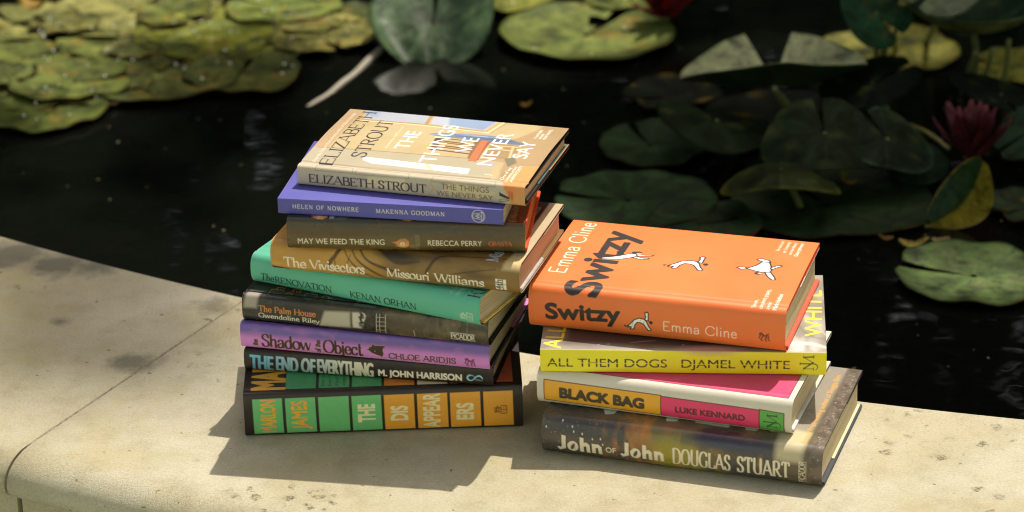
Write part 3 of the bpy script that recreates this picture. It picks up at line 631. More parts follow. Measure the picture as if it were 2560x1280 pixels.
def raised(name, px, py, zh, hw, label, base, under, rot, shape, seed=0, depth_r=1.0, stem_to=None, rim=None, vein=None, gap_=.1, amt=.3, cat='lily leaf', blotch=((60, 70, 40),), mat=None, pinch=0.0):
    """leaf held clear of the water on its stalk; shape(X,Y,rad)->Z in leaf space, x to the right, y away"""
    p = at(px, py, WZ + zh); rad = hw * depth_of(p) / F_PX; nth, nr = 80, 18
    T, Q, X, Y, r = leaf_grid(rad, seed, rot, nth, nr, .03, gap_); Y = Y * depth_r * ((1 - pinch) + pinch * np.clip(1.06 - np.abs(X) / rad, 0, 1) / np.sqrt(np.clip(1 - (X / rad) ** 2, .02, 1))); Z = shape(X / rad, Y / rad) * rad
    cols = leaf_cols(T, Q, r, base, vein or tuple(min(255, c + 20) for c in base), rim, blotch, amt)
    e = empty(name, p); tag(e, label, cat, 'leaves held above the water')
    thick_leaf('leaf_blade', np.stack([X, Y, Z], -1), nth, nr, mat or LEAF, cols, under, e)
    s = Vector(stem_to) - p if stem_to is not None else Vector((.03, .05, -zh - .05))
    c0 = shape(np.array(0.0), np.array(0.0)) * rad - .002
    tube('stem', [Vector((0, 0, c0)), s * .5 + Vector((.01, .0, c0 * .5)), s], .0036, .0042, STEMM, e)
    return e
# upright blue-green leaf behind the taller stack
raised('upright_leaf', 1085, 58, .03, 154, 'upright blue green cupped leaf standing behind the taller book stack', (88, 116, 84), (130, 140, 104), 1.5, lambda x, y: .85 * np.maximum(y, -1) * .75 + .30 * np.abs(x) ** 2 + .12 * y * y - .06 * np.sin(7 * np.arctan2(x, y + 1.2)), seed=41, depth_r=.95, vein=(150, 164, 130), amt=.8, blotch=((110, 128, 110), (60, 88, 64)))
# folded leaf with two pale lobes
raised('folded_leaf', 1935, 216, .05, 236, 'folded leaf with two pale triangular lobes and a dark green keel', (166, 172, 132), (46, 78, 48), math.pi / 2, lambda x, y: np.where(y > 0, .42 * y + .05 * x * x, .62 * np.abs(y) + .05 * x * x) + .12 * np.abs(x) ** 1.6 * np.where(x > 0, 1.4, .5), seed=42, depth_r=1.05, pinch=.8, gap_=.30, vein=(170, 176, 140), amt=.1)
# big cupped leaf top right
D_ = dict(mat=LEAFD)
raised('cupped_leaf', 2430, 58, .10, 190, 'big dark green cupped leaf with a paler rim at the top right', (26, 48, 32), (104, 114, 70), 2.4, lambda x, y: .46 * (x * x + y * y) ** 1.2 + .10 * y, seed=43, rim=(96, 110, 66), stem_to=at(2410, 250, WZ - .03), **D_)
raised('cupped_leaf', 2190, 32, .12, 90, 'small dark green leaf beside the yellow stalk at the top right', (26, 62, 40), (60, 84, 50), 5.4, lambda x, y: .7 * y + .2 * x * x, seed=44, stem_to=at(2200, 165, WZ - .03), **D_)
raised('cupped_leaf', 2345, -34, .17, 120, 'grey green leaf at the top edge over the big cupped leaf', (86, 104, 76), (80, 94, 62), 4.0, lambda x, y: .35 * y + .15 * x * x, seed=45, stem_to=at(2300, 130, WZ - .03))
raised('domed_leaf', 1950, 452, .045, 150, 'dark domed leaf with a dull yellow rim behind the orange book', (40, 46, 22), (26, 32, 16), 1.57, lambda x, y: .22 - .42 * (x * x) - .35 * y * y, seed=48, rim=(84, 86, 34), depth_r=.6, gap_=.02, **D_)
raised('dark_leaf', 2215, 345, .06, 120, 'dark glossy leaf left of the pink flower, edge light painted as a paler rim', (20, 34, 22), (16, 24, 14), 2.0, lambda x, y: -.45 * x * np.where(x > 0, 1, .3) + .3 * y, seed=49, mat=LEAFD, rim=(52, 72, 56))  # paler rim colour stands for light along the leaf edge
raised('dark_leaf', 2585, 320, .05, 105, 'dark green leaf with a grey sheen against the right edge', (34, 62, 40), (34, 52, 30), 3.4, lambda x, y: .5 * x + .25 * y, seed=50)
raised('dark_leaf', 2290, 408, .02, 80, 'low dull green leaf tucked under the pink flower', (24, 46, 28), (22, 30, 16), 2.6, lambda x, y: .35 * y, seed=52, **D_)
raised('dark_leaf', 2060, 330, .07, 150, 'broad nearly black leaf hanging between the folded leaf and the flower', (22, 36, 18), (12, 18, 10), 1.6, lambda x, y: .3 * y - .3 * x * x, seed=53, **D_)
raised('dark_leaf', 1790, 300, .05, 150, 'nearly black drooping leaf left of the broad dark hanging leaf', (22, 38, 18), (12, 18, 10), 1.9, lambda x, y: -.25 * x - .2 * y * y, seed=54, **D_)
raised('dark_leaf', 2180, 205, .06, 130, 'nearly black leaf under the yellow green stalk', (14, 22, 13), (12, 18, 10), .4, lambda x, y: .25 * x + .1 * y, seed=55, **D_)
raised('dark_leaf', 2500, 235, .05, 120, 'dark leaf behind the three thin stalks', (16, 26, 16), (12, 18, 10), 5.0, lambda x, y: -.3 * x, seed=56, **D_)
# curled leaf: a blade folded along its midrib, standing on its tip
def curled():
    base = at(2318, 562, WZ + .002); tip = at(2455, 402, WZ + .085); e = empty('curled_leaf', base); tag(e, 'upright curled leaf, green inside with a yellow brown outer half, below the pink flower', 'lily leaf', 'leaves held above the water')
    ax = tip - base; Ln = ax.length; ax.normalize(); side = (cx - ax * cx.dot(ax)).normalized(); nrm = ax.cross(side).normalized(); nth, nr = 33, 21; V = []; C = []
    for i, t in enumerate(np.linspace(0, 1, nth)):
        wdt = .026 * math.sin(math.pi * min(1, t * .93 + .03)) ** .72
        for s in np.linspace(-1, 1, nr):
            fold = s * wdt; bend = .010 * math.sin(math.pi * t)
            if s > 0: q = ax * (t * Ln) + side * (fold * 1.15 + bend) - nrm * (.6 * fold)
            else: q = ax * (t * Ln) + side * (fold * .62 + bend) - nrm * (.9 * fold)
            V.append(q); C.append(s2l((146, 134, 52) if s > .12 else (44, 74, 38)) * random.uniform(.85, 1.1) if abs(s) < .93 else s2l((164, 136, 62)))
    thick_leaf('leaf_blade', V, nth, nr, LEAF, np.array(C), (120, 104, 44), e); tube('stem', [Vector((0, 0, 0)), Vector((-.01, .02, -.05))], .003, .003, STEMM, e)
curled()
# brown curled scrap top left, floating scraps near the right pad
def scrap(px, py, hw, label, col, seed, z=.006, curl=.5):
    p = at(px, py, WZ + z); rad = hw * depth_of(p) / F_PX; nth, nr = 28, 8
    T, Q, X, Y, r = leaf_grid(rad, seed, 1.0, nth, nr, .22); Z = curl * (X * X / rad) + .3 * curl * np.abs(Y) + .01 * rad * np.sin(9 * T); c = leaf_cols(T, Q, r, col, col, None, ((120, 70, 30), (200, 170, 110)), 1.0)
    o = thick_leaf('fallen_leaf', np.stack([X, Y * .6, Z], -1), nth, nr, PAD, c, (130, 96, 50)); o.location = p; tag(o, label, 'dead leaf', 'fallen leaves on the pond')
scrap(84, 22, 46, 'orange brown curled dead leaf at the top left corner', (190, 150, 70), 61, .02, .9)
scrap(2278, 612, 34, 'yellow dead leaf scrap behind the right hand mottled pad', (176, 156, 80), 62); scrap(2348, 602, 24, 'pale brown dead leaf scrap right of the yellow scrap', (180, 150, 110), 63); scrap(2218, 596, 17, 'small brown dead leaf scrap left of the yellow scrap', (130, 96, 50), 64)
scrap(868, 118, 20, 'brown dead leaf speck right of the sunlit pads', (150, 110, 50), 65); scrap(2125, 456, 18, 'orange brown scrap lying on the broad dark pad', (160, 112, 40), 66); scrap(1840, 182, 14, 'brown scrap below the folded leaf', (120, 90, 40), 67); scrap(1312, 262, 14, 'orange speck of dead leaf behind the taller stack', (190, 140, 60), 68); scrap(2124, 925, 11, 'ochre speck of dead leaf beside the right book stack', (170, 130, 70), 69)
# broken streak of light on the water, built as a thin pale tube
o = tube('light_streak', [at(955, 122, WZ + .001), at(922, 150, WZ + .0012), at(888, 184, WZ - .0006), at(855, 208, WZ + .0004), at(822, 236, WZ - .0010), at(790, 255, WZ - .0006), at(768, 270, WZ - .0022)], .0044, .0026, NT('light_streak_tone').setp(Base_Color=(.36, .32, .25, 1), Roughness=.85).m); tag(o, 'pale streak of light on the water, built as a thin tube, beside the upright blue green leaf', 'stalk')
# bare stalks top right
YST = NT('yellow_stalk').setp(Base_Color=(.28, .24, .06, 1), Roughness=.45).m
def stalk(px0, py0, z0, px1, py1, z1, r, label, m=STEMM):
    a, b = at(px0, py0, WZ + z0), at(px1, py1, WZ + z1); e = (a + b) / 2 + Vector((random.uniform(-.006, .006), 0, .004)); tag(tube('leaf_stalk', [a, e, b], r, r * .8, m), label, 'stalk', 'bare stalks under the big leaves')
stalk(2210, 92, -.01, 2262, 2, .14, .0062, 'thick yellow green stalk leaning right at the top edge', YST)
stalk(2395, 262, -.02, 2440, 128, .07, .0036, 'left of three thin stalks rising to the big cupped leaf'); stalk(2440, 275, -.02, 2482, 120, .07, .0036, 'middle of three thin stalks rising to the big cupped leaf'); stalk(2488, 270, -.02, 2522, 100, .08, .0038, 'right one of three thin stalks rising to the big cupped leaf')
stalk(2246, 150, -.02, 2240, 70, .06, .004, 'short stalk beside the thick yellow one', YST); stalk(2195, 165, -.02, 2192, 70, .06, .003, 'thin stalk left of the thick yellow one'); stalk(2042, 198, -.005, 2038, 168, .02, .0052, 'short pale stalk end below the folded leaf', NT('pale_stalk').setp(Base_Color=(.30, .36, .14, 1), Roughness=.5).m)
stalk(1955, 240, .03, 2050, 375, -.01, .0030, 'long thin stalk slanting down right from the folded leaf'); stalk(2275, 312, .02, 2372, 372, .02, .0026, 'yellowish thin stalk left of the pink flower', YST); stalk(1895, 322, .01, 1925, 340, -.005, .0028, 'short ochre stalk in the dark water', YST)
# flowers
def flower(px, py, zh, size, label, inner, outer, seed, open_=1.0, stem=True):
    p = at(px, py, WZ + zh); e = empty('water_lily_flower', p); tag(e, label, 'flower', 'water lily flowers'); r = np.random.default_rng(seed)
    for ring, (n, tilt, ln, wd) in enumerate(((6, 1.35, 1.0, .17), (7, .98, 1.05, .15), (6, .62, 1.0, .13), (4, .30, .85, .11))):
        for k in range(n):
            az = 6.283 * (k + .5 * (ring % 2)) / n + r.uniform(-.15, .15); tl = (tilt + r.uniform(-.12, .12)) * open_; L_ = size * ln * r.uniform(.88, 1.08); V = []; C = []; a, b = 10, 7
            for t in np.linspace(0, 1, a):
                ww = size * wd * math.sin(math.pi * (t * .88 + .08)) ** .8 * (1 - .25 * t); el = math.pi / 2 - tl * (1 - .25 * t); rr = L_ * t
                for s in np.linspace(-1, 1, b):
                    q = Vector((rr * math.cos(el), ww * s, rr * math.sin(el) + .35 * ww * s * s)); V.append((q.x * math.cos(az) - q.y * math.sin(az), q.x * math.sin(az) + q.y * math.cos(az), q.z)); m = t ** 1.3; C.append(s2l(inner) * (1 - m) + s2l(outer) * m)
            thick_leaf('petal', V, a, b, PETAL, np.array(C), tuple((np.array(inner) * .5 + np.array(outer) * .5)), e, .0006)
    tube('stamens', [Vector((0, 0, .004)), Vector((0, 0, size * .32))], size * .13, size * .10, NT('yellow_stamens').setp(Base_Color=(.45, .26, .03, 1), Roughness=.7).m, e)
    if stem: tube('stem', [Vector((0, 0, 0)), Vector((.005, .01, -zh * .5)), Vector((.01, .02, -zh - .06))], .004, .004, STEMM, e)
flower(2428, 402, .02, .070, 'pink and crimson water lily flower above the curled leaf', (62, 9, 16), (146, 72, 88), 3, .72)
flower(1655, 40, .02, .05, 'deep red water lily flower at the top edge behind the large round pad', (96, 12, 18), (140, 26, 34), 4, 1.0)
# dew beads, coloured white to stand for their sun glints, and duckweed
def specks(name, pts, r0, r1, mat, label, flat=.7):
    V = []; F = []; ic = bmesh.new(); bmesh.ops.create_icosphere(ic, subdivisions=2, radius=1); bv = [v.co.copy() for v in ic.verts]; bf = [[v.index for v in f.verts] for f in ic.faces]; ic.free()
    for p in pts:
        b = len(V); r = random.uniform(r0, r1); V += [(p.x + v.x * r, p.y + v.y * r, p.z + v.z * r * flat) for v in bv]; F += [tuple(b + i for i in f) for f in bf]
    o = mesh_obj(name, V, F, mat); tag(o, label, None, kind='stuff'); return o
DEW = NT('dew').setp(Base_Color=(.88, .9, .86, 1), Roughness=.1, IOR=1.33, Transmission_Weight=.25).m
dp = []
for (p, rx, ry) in PADS[:15]:
    for _ in range(6):
        a, q = random.random() * 6.283, math.sqrt(random.random()) * .92; dp.append(p + Vector((rx * q * math.cos(a), ry * q * math.sin(a), .006 + .006 * q ** 3)))
specks('dew_glints', dp, .0011, .0021, DEW, 'white beads of dew and sun glint scattered over the sunlit lily pads')
DUCK = NT('duckweed_green').setp(Base_Color=(.16, .17, .05, 1), Roughness=.5).m
dp = []
for _ in range(120):
    px, py = random.uniform(0, 2560), random.uniform(120, 1000) if random.random() < .4 else random.uniform(100, 500)
    p = at(px, py, WZ + .0008)
    if (p - PC).xy.length < PR - .01: dp.append(p)
specks('duckweed', dp, .0006, .0018, DUCK, 'tiny duckweed specks floating on the dark water', .25)

# ------------------------------------------------------------------ trees: a belt beyond the far bank (mirrored in the water) and one unseen overhanging crown, its leaves placed to shade the pond
BARK = NT('bark'); BARK.l(BARK.ramp(BARK.noise(14, 5, .7, BARK.objco()), [(.3, (.05, .04, .03)), (.7, (.16, .13, .10))]).outputs[0], BARK.p.inputs['Base Color']); BARK.setp(Roughness=.9); BARK.bump(BARK.noise(30, 4, .6, BARK.objco()), .8, .02)
FOL = NT('tree_foliage'); FOL.l(FOL.ramp(FOL.noise(1.7, 3, .6, FOL.objco()), [(.3, (.018, .034, .012)), (.7, (.055, .085, .025))]).outputs[0], FOL.p.inputs['Base Color']); FOL.setp(Roughness=.55, Specular_IOR_Level=.25)
def leaf_cards(P, size, r):
    n = len(P); P = np.asarray(P); a = r.normal(size=(n, 3)); a /= np.linalg.norm(a, axis=1)[:, None]; b = np.cross(a, r.normal(size=(n, 3))); b /= np.linalg.norm(b, axis=1)[:, None]
    s = (size * r.uniform(.6, 1.3, n))[:, None]; c = np.cross(a, b)
    V = np.stack([P - a * s, P - b * s * .42 + c * s * .12, P + a * s, P + b * s * .42 + c * s * .12], 1).reshape(-1, 3); return V, np.arange(4 * n).reshape(-1, 4)
def tree(x, y, h, cw, label, seed, nleaf=4900, low=.12, size=.16):
    r = np.random.default_rng(seed); e = empty('tree', (x, y, -.5)); tag(e, label, 'tree', 'trees on the far bank')
    tube('trunk', [Vector((0, 0, 0)), Vector((.1, .05, h * .3)), Vector((0, .1, h * .6)), Vector((.1, 0, h * .92))], .17, .03, BARK.m, e)
    cl = np.c_[r.normal(0, cw * .42, 60), r.normal(0, cw * .42, 60), h * (low + (1 - low) * r.random(60) ** .9)]; cl[:, :2] *= (1.15 - .7 * np.abs(cl[:, 2:3] / h - .45) * 1.2)
    k = r.integers(0, 60, nleaf); P = cl[k] + r.normal(0, .36, (nleaf, 3)) * np.array([1, 1, .8]); P[:, 2] = np.maximum(P[:, 2], .1); V, F = leaf_cards(P, size, r); mesh_obj('crown', V, F, FOL.m, e, smooth=False)
for k, (x, y, h, cw) in enumerate(((-5.2, 10.6, 7.2, 2.4), (-2.4, 10.2, 7.8, 2.4), (.2, 11.2, 8.2, 2.5), (2.6, 10.4, 7.4, 2.4), (5.2, 10.8, 8.0, 2.5), (7.4, 9.6, 8.0, 2.6), (-7.4, 10.0, 7.6, 2.6), (1.4, 12.6, 9, 2.8), (6.8, 12.6, 9, 2.8), (-1.0, 13, 9, 2.8), (4, 13.4, 9, 2.8), (-4.6, 13.4, 9, 2.8))):
    tree(x, y, h, cw, 'tall leafy tree on the far bank, mirrored in the dark water', 100 + k)
# unseen building front, added behind the photographer to bounce sunlight onto the shaded spines
qh = NT('bounce_render'); qh.l(qh.ramp(qh.noise(3, 5, .6, qh.objco()), [(.3, (.60, .68, .57)), (.7, (.70, .77, .65))]).outputs[0], qh.p.inputs['Base Color']); qh.setp(Roughness=.9)
hr = empty('bounce_facade', (0, -3.2, -.5)); tag(hr, 'unseen pale building front added behind the camera to bounce sunlight onto the books', 'bounce_facade')
bm = bmesh.new(); WX = (-9, -6.2, -5.0, -1.9, -.7, .7, 1.9, 5.0, 6.2, 9); WH_ = (0, .9, 2.3, 3.6, 4.9, 6.6)
for i in range(9):
    for j in range(5):
        if i % 2 == 1 and j in (1, 3) and i != 4: continue
        box_bm(WX[i], WX[i + 1] - .0005, -.3, 0, WH_[j], WH_[j + 1] - .0005, 0, bm)
bm_obj('wall', bm, qh.m, hr); GLZ = NT('window_glass').setp(Base_Color=(.02, .025, .03, 1), Roughness=.05).m; FRM = NT('window_paint').setp(Base_Color=(.7, .7, .66, 1), Roughness=.5).m
for i in (1, 3, 5, 7):
    for j in (1, 3):
        x0, x1, z0, z1 = WX[i], WX[i + 1], WH_[j], WH_[j + 1]; bm = bmesh.new()
        for a in ((x0, x0 + .07, z0, z1), (x1 - .07, x1, z0, z1), (x0 + .07, x1 - .07, z0, z0 + .07), (x0 + .07, x1 - .07, z1 - .07, z1), ((x0 + x1) / 2 - .03, (x0 + x1) / 2 + .03, z0 + .07, z1 - .07)): box_bm(a[0], a[1], -.2, -.13, a[2], a[3], 0, bm)
        wf = bm_obj('window', bm, FRM, hr); bm_obj('pane', box_bm(x0 + .06, x1 - .06, -.175, -.165, z0 + .06, z1 - .06), GLZ, wf)
SUNNY = [at(1460, 70, WZ), at(2430, 690, WZ), at(2240, 110, WZ), at(1935, 120, WZ), at(2412, 470, WZ)]
def shade(gx, gy):
    """how thickly the crown covers the light that falls on this spot (0..1), from the gaps seen in the real shade"""
    d = .0
    # deep shade over the right half of the pond
    right = gx - (.02 + .10 * math.sin(gy * 9)); 
    if gy > 2.62 and right > 0: d = max(d, min(1, right / .12) * min(1, (gy - 2.62) / .10) * .95)
    if gx > .28 and gy > 2.42: d = max(d, .75 * min(1, (gy - 2.42) / .1))
    # lighter, broken shade on the left coping
    e = math.hypot((gx + .50) / .20, (gy - 2.50) / .20)
    if e < 1: d = max(d, .5 * min(1, (1 - e) * 2.5))
    # sun patches
    for (px, py, rx, ry, z) in ((1460, 70, .14, .20, WZ), (2430, 690, .11, .10, WZ), (2240, 110, .10, .10, WZ), (1935, 120, .11, .09, WZ), (2412, 470, .05, .06, WZ)):
        p = at(px, py, z); p = Vector((p.x + .30 * -p.z, p.y + .5 * -p.z, 0)) if False else p
        if math.hypot((gx - p.x) / rx, (gy - p.y) / ry) < 1: d *= .03
    return d
cr_ = empty('overhanging_tree', (4.3, 8.9, -.5)); tag(cr_, 'unseen overhanging tree, its crown leaves placed to shade the right half of the pond', 'tree', 'trees on the far bank')
tube('trunk', [Vector((0, 0, 0)), Vector((-.2, -.2, 2.4)), Vector((-.9, -1.0, 4.6)), Vector((-1.6, -2.0, 6.6))], .26, .07, BARK.m, cr_)
for b in ((-1.3, -2.1, 7.4), (-1.7, -2.4, 7.5), (-.9, -1.6, 7.6), (-1.6, -1.6, 7.8)): tube('branch', [Vector((-.9, -1.0, 4.6)), Vector((b[0] * .7, b[1] * .7, 6.0)), Vector(b)], .08, .02, BARK.m, cr_)
pts = []; r = np.random.default_rng(77); k = 0
def drop(gx, gy, z, h):
    p = Vector((gx, gy, z)) + SUN * (h / SUN.z); pts.append((p.x - 4.3, p.y - 8.9, p.z + .5))
while k < 40000:                       # deep shade over the right half of the pond
    k += 1; gx, gy = r.uniform(-.1, 2.1), r.uniform(2.2, 4.8)
    if r.random() < shade(gx, gy): drop(gx, gy, WZ, r.uniform(6.2, 7.6))
pts = pts[:20000]
for _ in range(130):                   # soft broken shade on the left coping, by loose leaves added high up
    px, py = r.uniform(-160, 575), r.uniform(560, 985); g = at(px, py, 0)
    drop(g.x, g.y, 0, r.uniform(13, 17)); 
cells = r.random((40, 40))
for _ in range(1500):                  # scattered dapples on the sunlit pads
    gx, gy = r.uniform(-.9, .05), r.uniform(2.95, 4.6); i, j = int((gx + .9) / .11) % 40, int((gy - 2.9) / .2) % 40
    if cells[i, j] > .60: drop(gx, gy, WZ, r.uniform(5.5, 7))
for _ in range(26000):                 # loose low leaves added to hide the sky above the right of the pond
    p = Vector((r.uniform(.2, 4.2), r.uniform(3.2, 8.2), r.uniform(2.6, 5.2))); g = p - SUN * ((p.z - WZ) / SUN.z)
    if g.y < 2.62 or (g.x < .12 and g.y < 4.8) or r.random() > .8: continue
    if any(math.hypot((g.x - q.x) / .11, (g.y - q.y) / .12) < 1 for q in SUNNY): continue
    pts.append((p.x - 4.3, p.y - 8.9, p.z + .5))
V, F = leaf_cards(pts, .066, r); mesh_obj('crown', V, F, FOL.m, cr_, smooth=False)


# ------------------------------------------------------------------ the books
K_ = (38, 30, 24)
def hard(key, label, base, vis, r=4.0, bulge=2.0, n=3.6, hinge=.8, hinge_at=8.5, lift=None, name='hardback_book', flap=True, cell=.45):
    o, L, W, T = start(key, label, name)
    pr = Profile(L, W, T, vis, r, bulge, n, hinge, hinge_at, flap, lift, cell)
    cv = Canvas(L, pr.spine_v[0] - 2, pr.F(min(vis + 8, W)) + 1, base)
    return o, L, W, T, pr, cv

# --- taller stack, from the bottom
# 1: black cover with green and orange panels
o, L, W, T, pr, cv = hard('marlon', 'thick black book with green and orange panels, bottom of the taller left stack', (43, 33, 26), 70, r=5, bulge=1.2, n=3.4, hinge=.5)
G_, O_ = (106, 190, 120), (236, 164, 56)
xs = [(7.6, 33.2), (35.6, 61.6), (63.9, 90.2), (92.5, 118), (120.2, 146.2), (148.6, 174.8), (176.8, 203), (205.4, 231)]
for k, (a, b) in enumerate(xs):
    t = k / 7
    c = G_ if k < 4 else O_
    cv.poly([(a + .4, pr.S(2.3)), (b + .2, pr.S(2.6)), (b - .3, pr.S(35.9)), (a, pr.S(35.6))], c, soft=.15)
    cf = [None, (74, 160, 100), (74, 160, 100), (74, 160, 100), (214, 130, 50), (228, 205, 160), (205, 110, 60), (196, 96, 62)][k]
    if cf: cv.rect(a + .5, pr.F(9), b + .4, pr.F(66), cf)
def two(U, V):   # orange ink with pinkish ends, as printed
    t = np.clip((np.abs(V) - 6) / 12, 0, 1)[..., None]
    return np.broadcast_to(s2l((244, 176, 50)) * (1 - t) + s2l((238, 150, 92)) * t, (V.shape[0], U.shape[1], 3))
cv.text('MARLON', (26.6, pr.S(4.0)), (26.6, pr.S(34.6)), 12, 'bf', two, weight=.012, grow=.5)
cv.text('JAMES', (53.6, pr.S(6.2)), (53.6, pr.S(33)), 12.4, 'bf', two, weight=.012, grow=.5)
CR = (238, 226, 178)
cv.text('THE', (111.6, pr.S(11)), (111.6, pr.S(27.6)), 13.4, 'bf', CR, weight=.02, grow=.5)
cv.text('DIS', (139.7, pr.S(11.6)), (139.7, pr.S(25)), 13.4, 'bf', CR, weight=.02, grow=.5)
cv.text('APPEAR', (167.6, pr.S(3.2)), (167.6, pr.S(35.3)), 13.4, 'bf', CR, weight=.012, grow=.5)
cv.text('ERS', (196.2, pr.S(10.2)), (196.2, pr.S(25.6)), 13.4, 'bf', CR, weight=.02, grow=.5)
cv.text('MARLON', (33.8, pr.F(9)), (33.8, pr.F(106)), 25.5, 'bf', (226, 164, 48), weight=.03, grow=1.1)
for q, tx in enumerate(('Author of the', 'Booker Prize winner', 'A Brief History', 'of Seven Killings')):
    cv.text(tx, (69 + q * 6.1, pr.F(11)), (69 + q * 6.1, pr.F(11 + 2.1 * len(tx))), 2.9, 'bf', (30, 60, 40), weight=.004)
def pub_mark(u, v, sc_, col, face):
    """open book with h and b, on an ornament, turned like the cover lettering"""
    f = lambda x, y: (u - y * sc_, v + x * sc_)
    cv.poly([f(-3, 0), f(3, 0), f(3, 4), f(-3, 4)], None, line=col, lw=.5 * sc_)
    cv.line([f(0, 0), f(0, 4)], .45 * sc_, col)
    cv.text('h', f(-2.3, .9), f(-.7, .9), 2.3 * sc_, 'roman', col); cv.text('b', f(.7, .9), f(2.4, .9), 2.3 * sc_, 'roman', col)
    r = np.random.default_rng(3)
    for k in range(46):
        a = r.random() * 2 * math.pi; q = math.sqrt(r.random()) * 2.7; x0, y0 = q * math.cos(a), 6.6 + q * math.sin(a) * .95
        cv.line([f(x0, y0), f(x0 + r.uniform(-.8, .8), y0 + r.uniform(-.8, .8))], .4 * sc_, col, op=.85)
    cv.line([f(-1.7, 4.3), f(-1.2, 6.2), f(0, 7.4), f(1.2, 6.2), f(1.7, 4.3)], .5 * sc_, col, True)
pub_mark(225.4, pr.S(18.4), 1.25, (112, 62, 20), O_)
cv.mulnoise(.05, 1)
pr.build('dust_jacket', cv, MAT_JACKET, o, inner=(40, 34, 30)); BLK = board_mat('black_boards', (26, 23, 22))
board(o, 'front_board', L, W, T - 3.1, T - .6, BLK); board(o, 'back_board', L, W, .6, 3.1, BLK); pages(o, L, W, T, PAGES, 3.2, T - 3.2)

# 2: dark brown, tall narrow blue lettering
o, L, W, T, pr, cv = hard('end', 'dark brown book with tall narrow pale blue title lettering along its spine', (50, 37, 28), 45, r=4, bulge=1.6, n=3.0)
cv.wash(60, 30, 4, (36, 28, 24), .4, .6)
def ice(U, V):
    t = np.clip((U - 8) / 90, 0, 1)[..., None] ** 1.2; b = np.clip((V + 7) / 14, 0, 1)[..., None]
    c = s2l((110, 188, 222)) * (1 - t) + s2l((238, 228, 205)) * t
    return np.broadcast_to(c * (.72 + .32 * b), (V.shape[0], U.shape[1], 3))
u = 5.4
for wd, (a, b) in {'THE': (5.4, 25.5), 'END': (29, 47.8), 'OF': (51.2, 62.8), 'EVERYTHING': (66, 114.8)}.items():
    cv.text(wd, (a, pr.S(1.9)), (b, pr.S(1.4)), 13.6, 'bf', ice, weight=.016, grow=.42 if wd != 'EVERYTHING' else .36)
cv.text('M. JOHN HARRISON', (119.8, pr.S(3.5)), (193, pr.S(4.0)), 5.9, 'bf', (240, 232, 215), weight=.045)
sm = [(198.2, 6.6), (199.8, 9.0), (202.6, 8.6), (204.4, 6.0), (206.8, 4.4), (209.6, 6.0), (211.6, 8.6)]
cv.line([(a, pr.S(b)) for a, b in ((202.6, 9.6), (200, 10), (198, 7.6), (199.4, 5.2), (202.6, 5.4), (205.4, 8.6), (208.6, 9.8), (210.8, 8.2), (211.4, 6.8))], [.4, 1.5, 1.7, 1.5, .9, 1.2, 1.5, 1.2, .3], (150, 205, 230), True)
cv.text('THE', (202.0, pr.S(9.6)), (205.2, pr.S(7.0)), 1.2, 'bf', (170, 205, 220)); cv.text('SERPENT', (204.6, pr.S(5.6)), (211.2, pr.S(4.6)), 1.2, 'bf', (170, 205, 220))
pr.build('dust_jacket', cv, MAT_JACKET, o, inner=(60, 48, 40)); board(o, 'front_board', L, W, T - 3.1, T - .6, BLK); board(o, 'back_board', L, W, .6, 3.1, BLK); pages(o, L, W, T, PAGES, 3.2, T - 3.2)

# 3: purple to pink
o, L, W, T, pr, cv = hard('shadow', 'purple to pink book with dark fancy lettering and an animal head on its spine', (216, 136, 214), 45, r=4, bulge=1.6, n=3.4)
t = np.clip((cv.V - pr.S(9)) / 9.0, 0, 1); t = t * t * (3 - 2 * t); cv.blend(np.broadcast_to(t, (cv.nv, cv.nu)), (118, 94, 172))
cv.wash(14, 7, 5, (212, 130, 196), .55, .9, .4)
DB, GD = (66, 44, 38), (206, 160, 120)
def emb(tx, p0, p1, cap, sty, **k):
    k['grow'] = .20 if cap > 8 else .26
    cv.text(tx, (p0[0] + .3, p0[1] - .35), (p1[0] + .3, p1[1] - .35), cap, sty, GD, **k); cv.text(tx, p0, p1, cap, sty, DB, **k)
emb('the', (15.4, pr.S(3.6)), (15.4, pr.S(9.4)), 4.2, 'fancy')
emb('Shadow', (19.4, pr.S(3.2)), (64, pr.S(3.2)), 11.8, 'fancy')
emb('of the', (72.4, pr.S(2.2)), (72.4, pr.S(14)), 4.2, 'fancy')
emb('Object', (75.4, pr.S(3.0)), (110, pr.S(3.0)), 11.8, 'fancy')
hd = [(113.6, 8.2), (116.4, 9.2), (115.6, 10.6), (118.4, 11.2), (119.6, 14.4), (121.4, 12.6), (123.6, 13.0), (129.6, 13.2), (132.4, 12.6), (129.6, 11.2), (128.6, 8.6), (129.4, 5.8), (128.6, 3.4), (127.4, 1.2), (126.4, 3.2), (124.2, 3.4), (121.4, 4.4), (118.4, 5.4), (117.0, 7.0)]
cv.poly([(a, pr.S(b + 1.4)) for a, b in hd], DB, line=GD, lw=.35); cv.ell(121.6, pr.S(8.8), .5, .35, (220, 180, 150))
emb('CHLOE ARIDJIS', (134, pr.S(2.9)), (193.4, pr.S(3.8)), 5.2, 'roman')
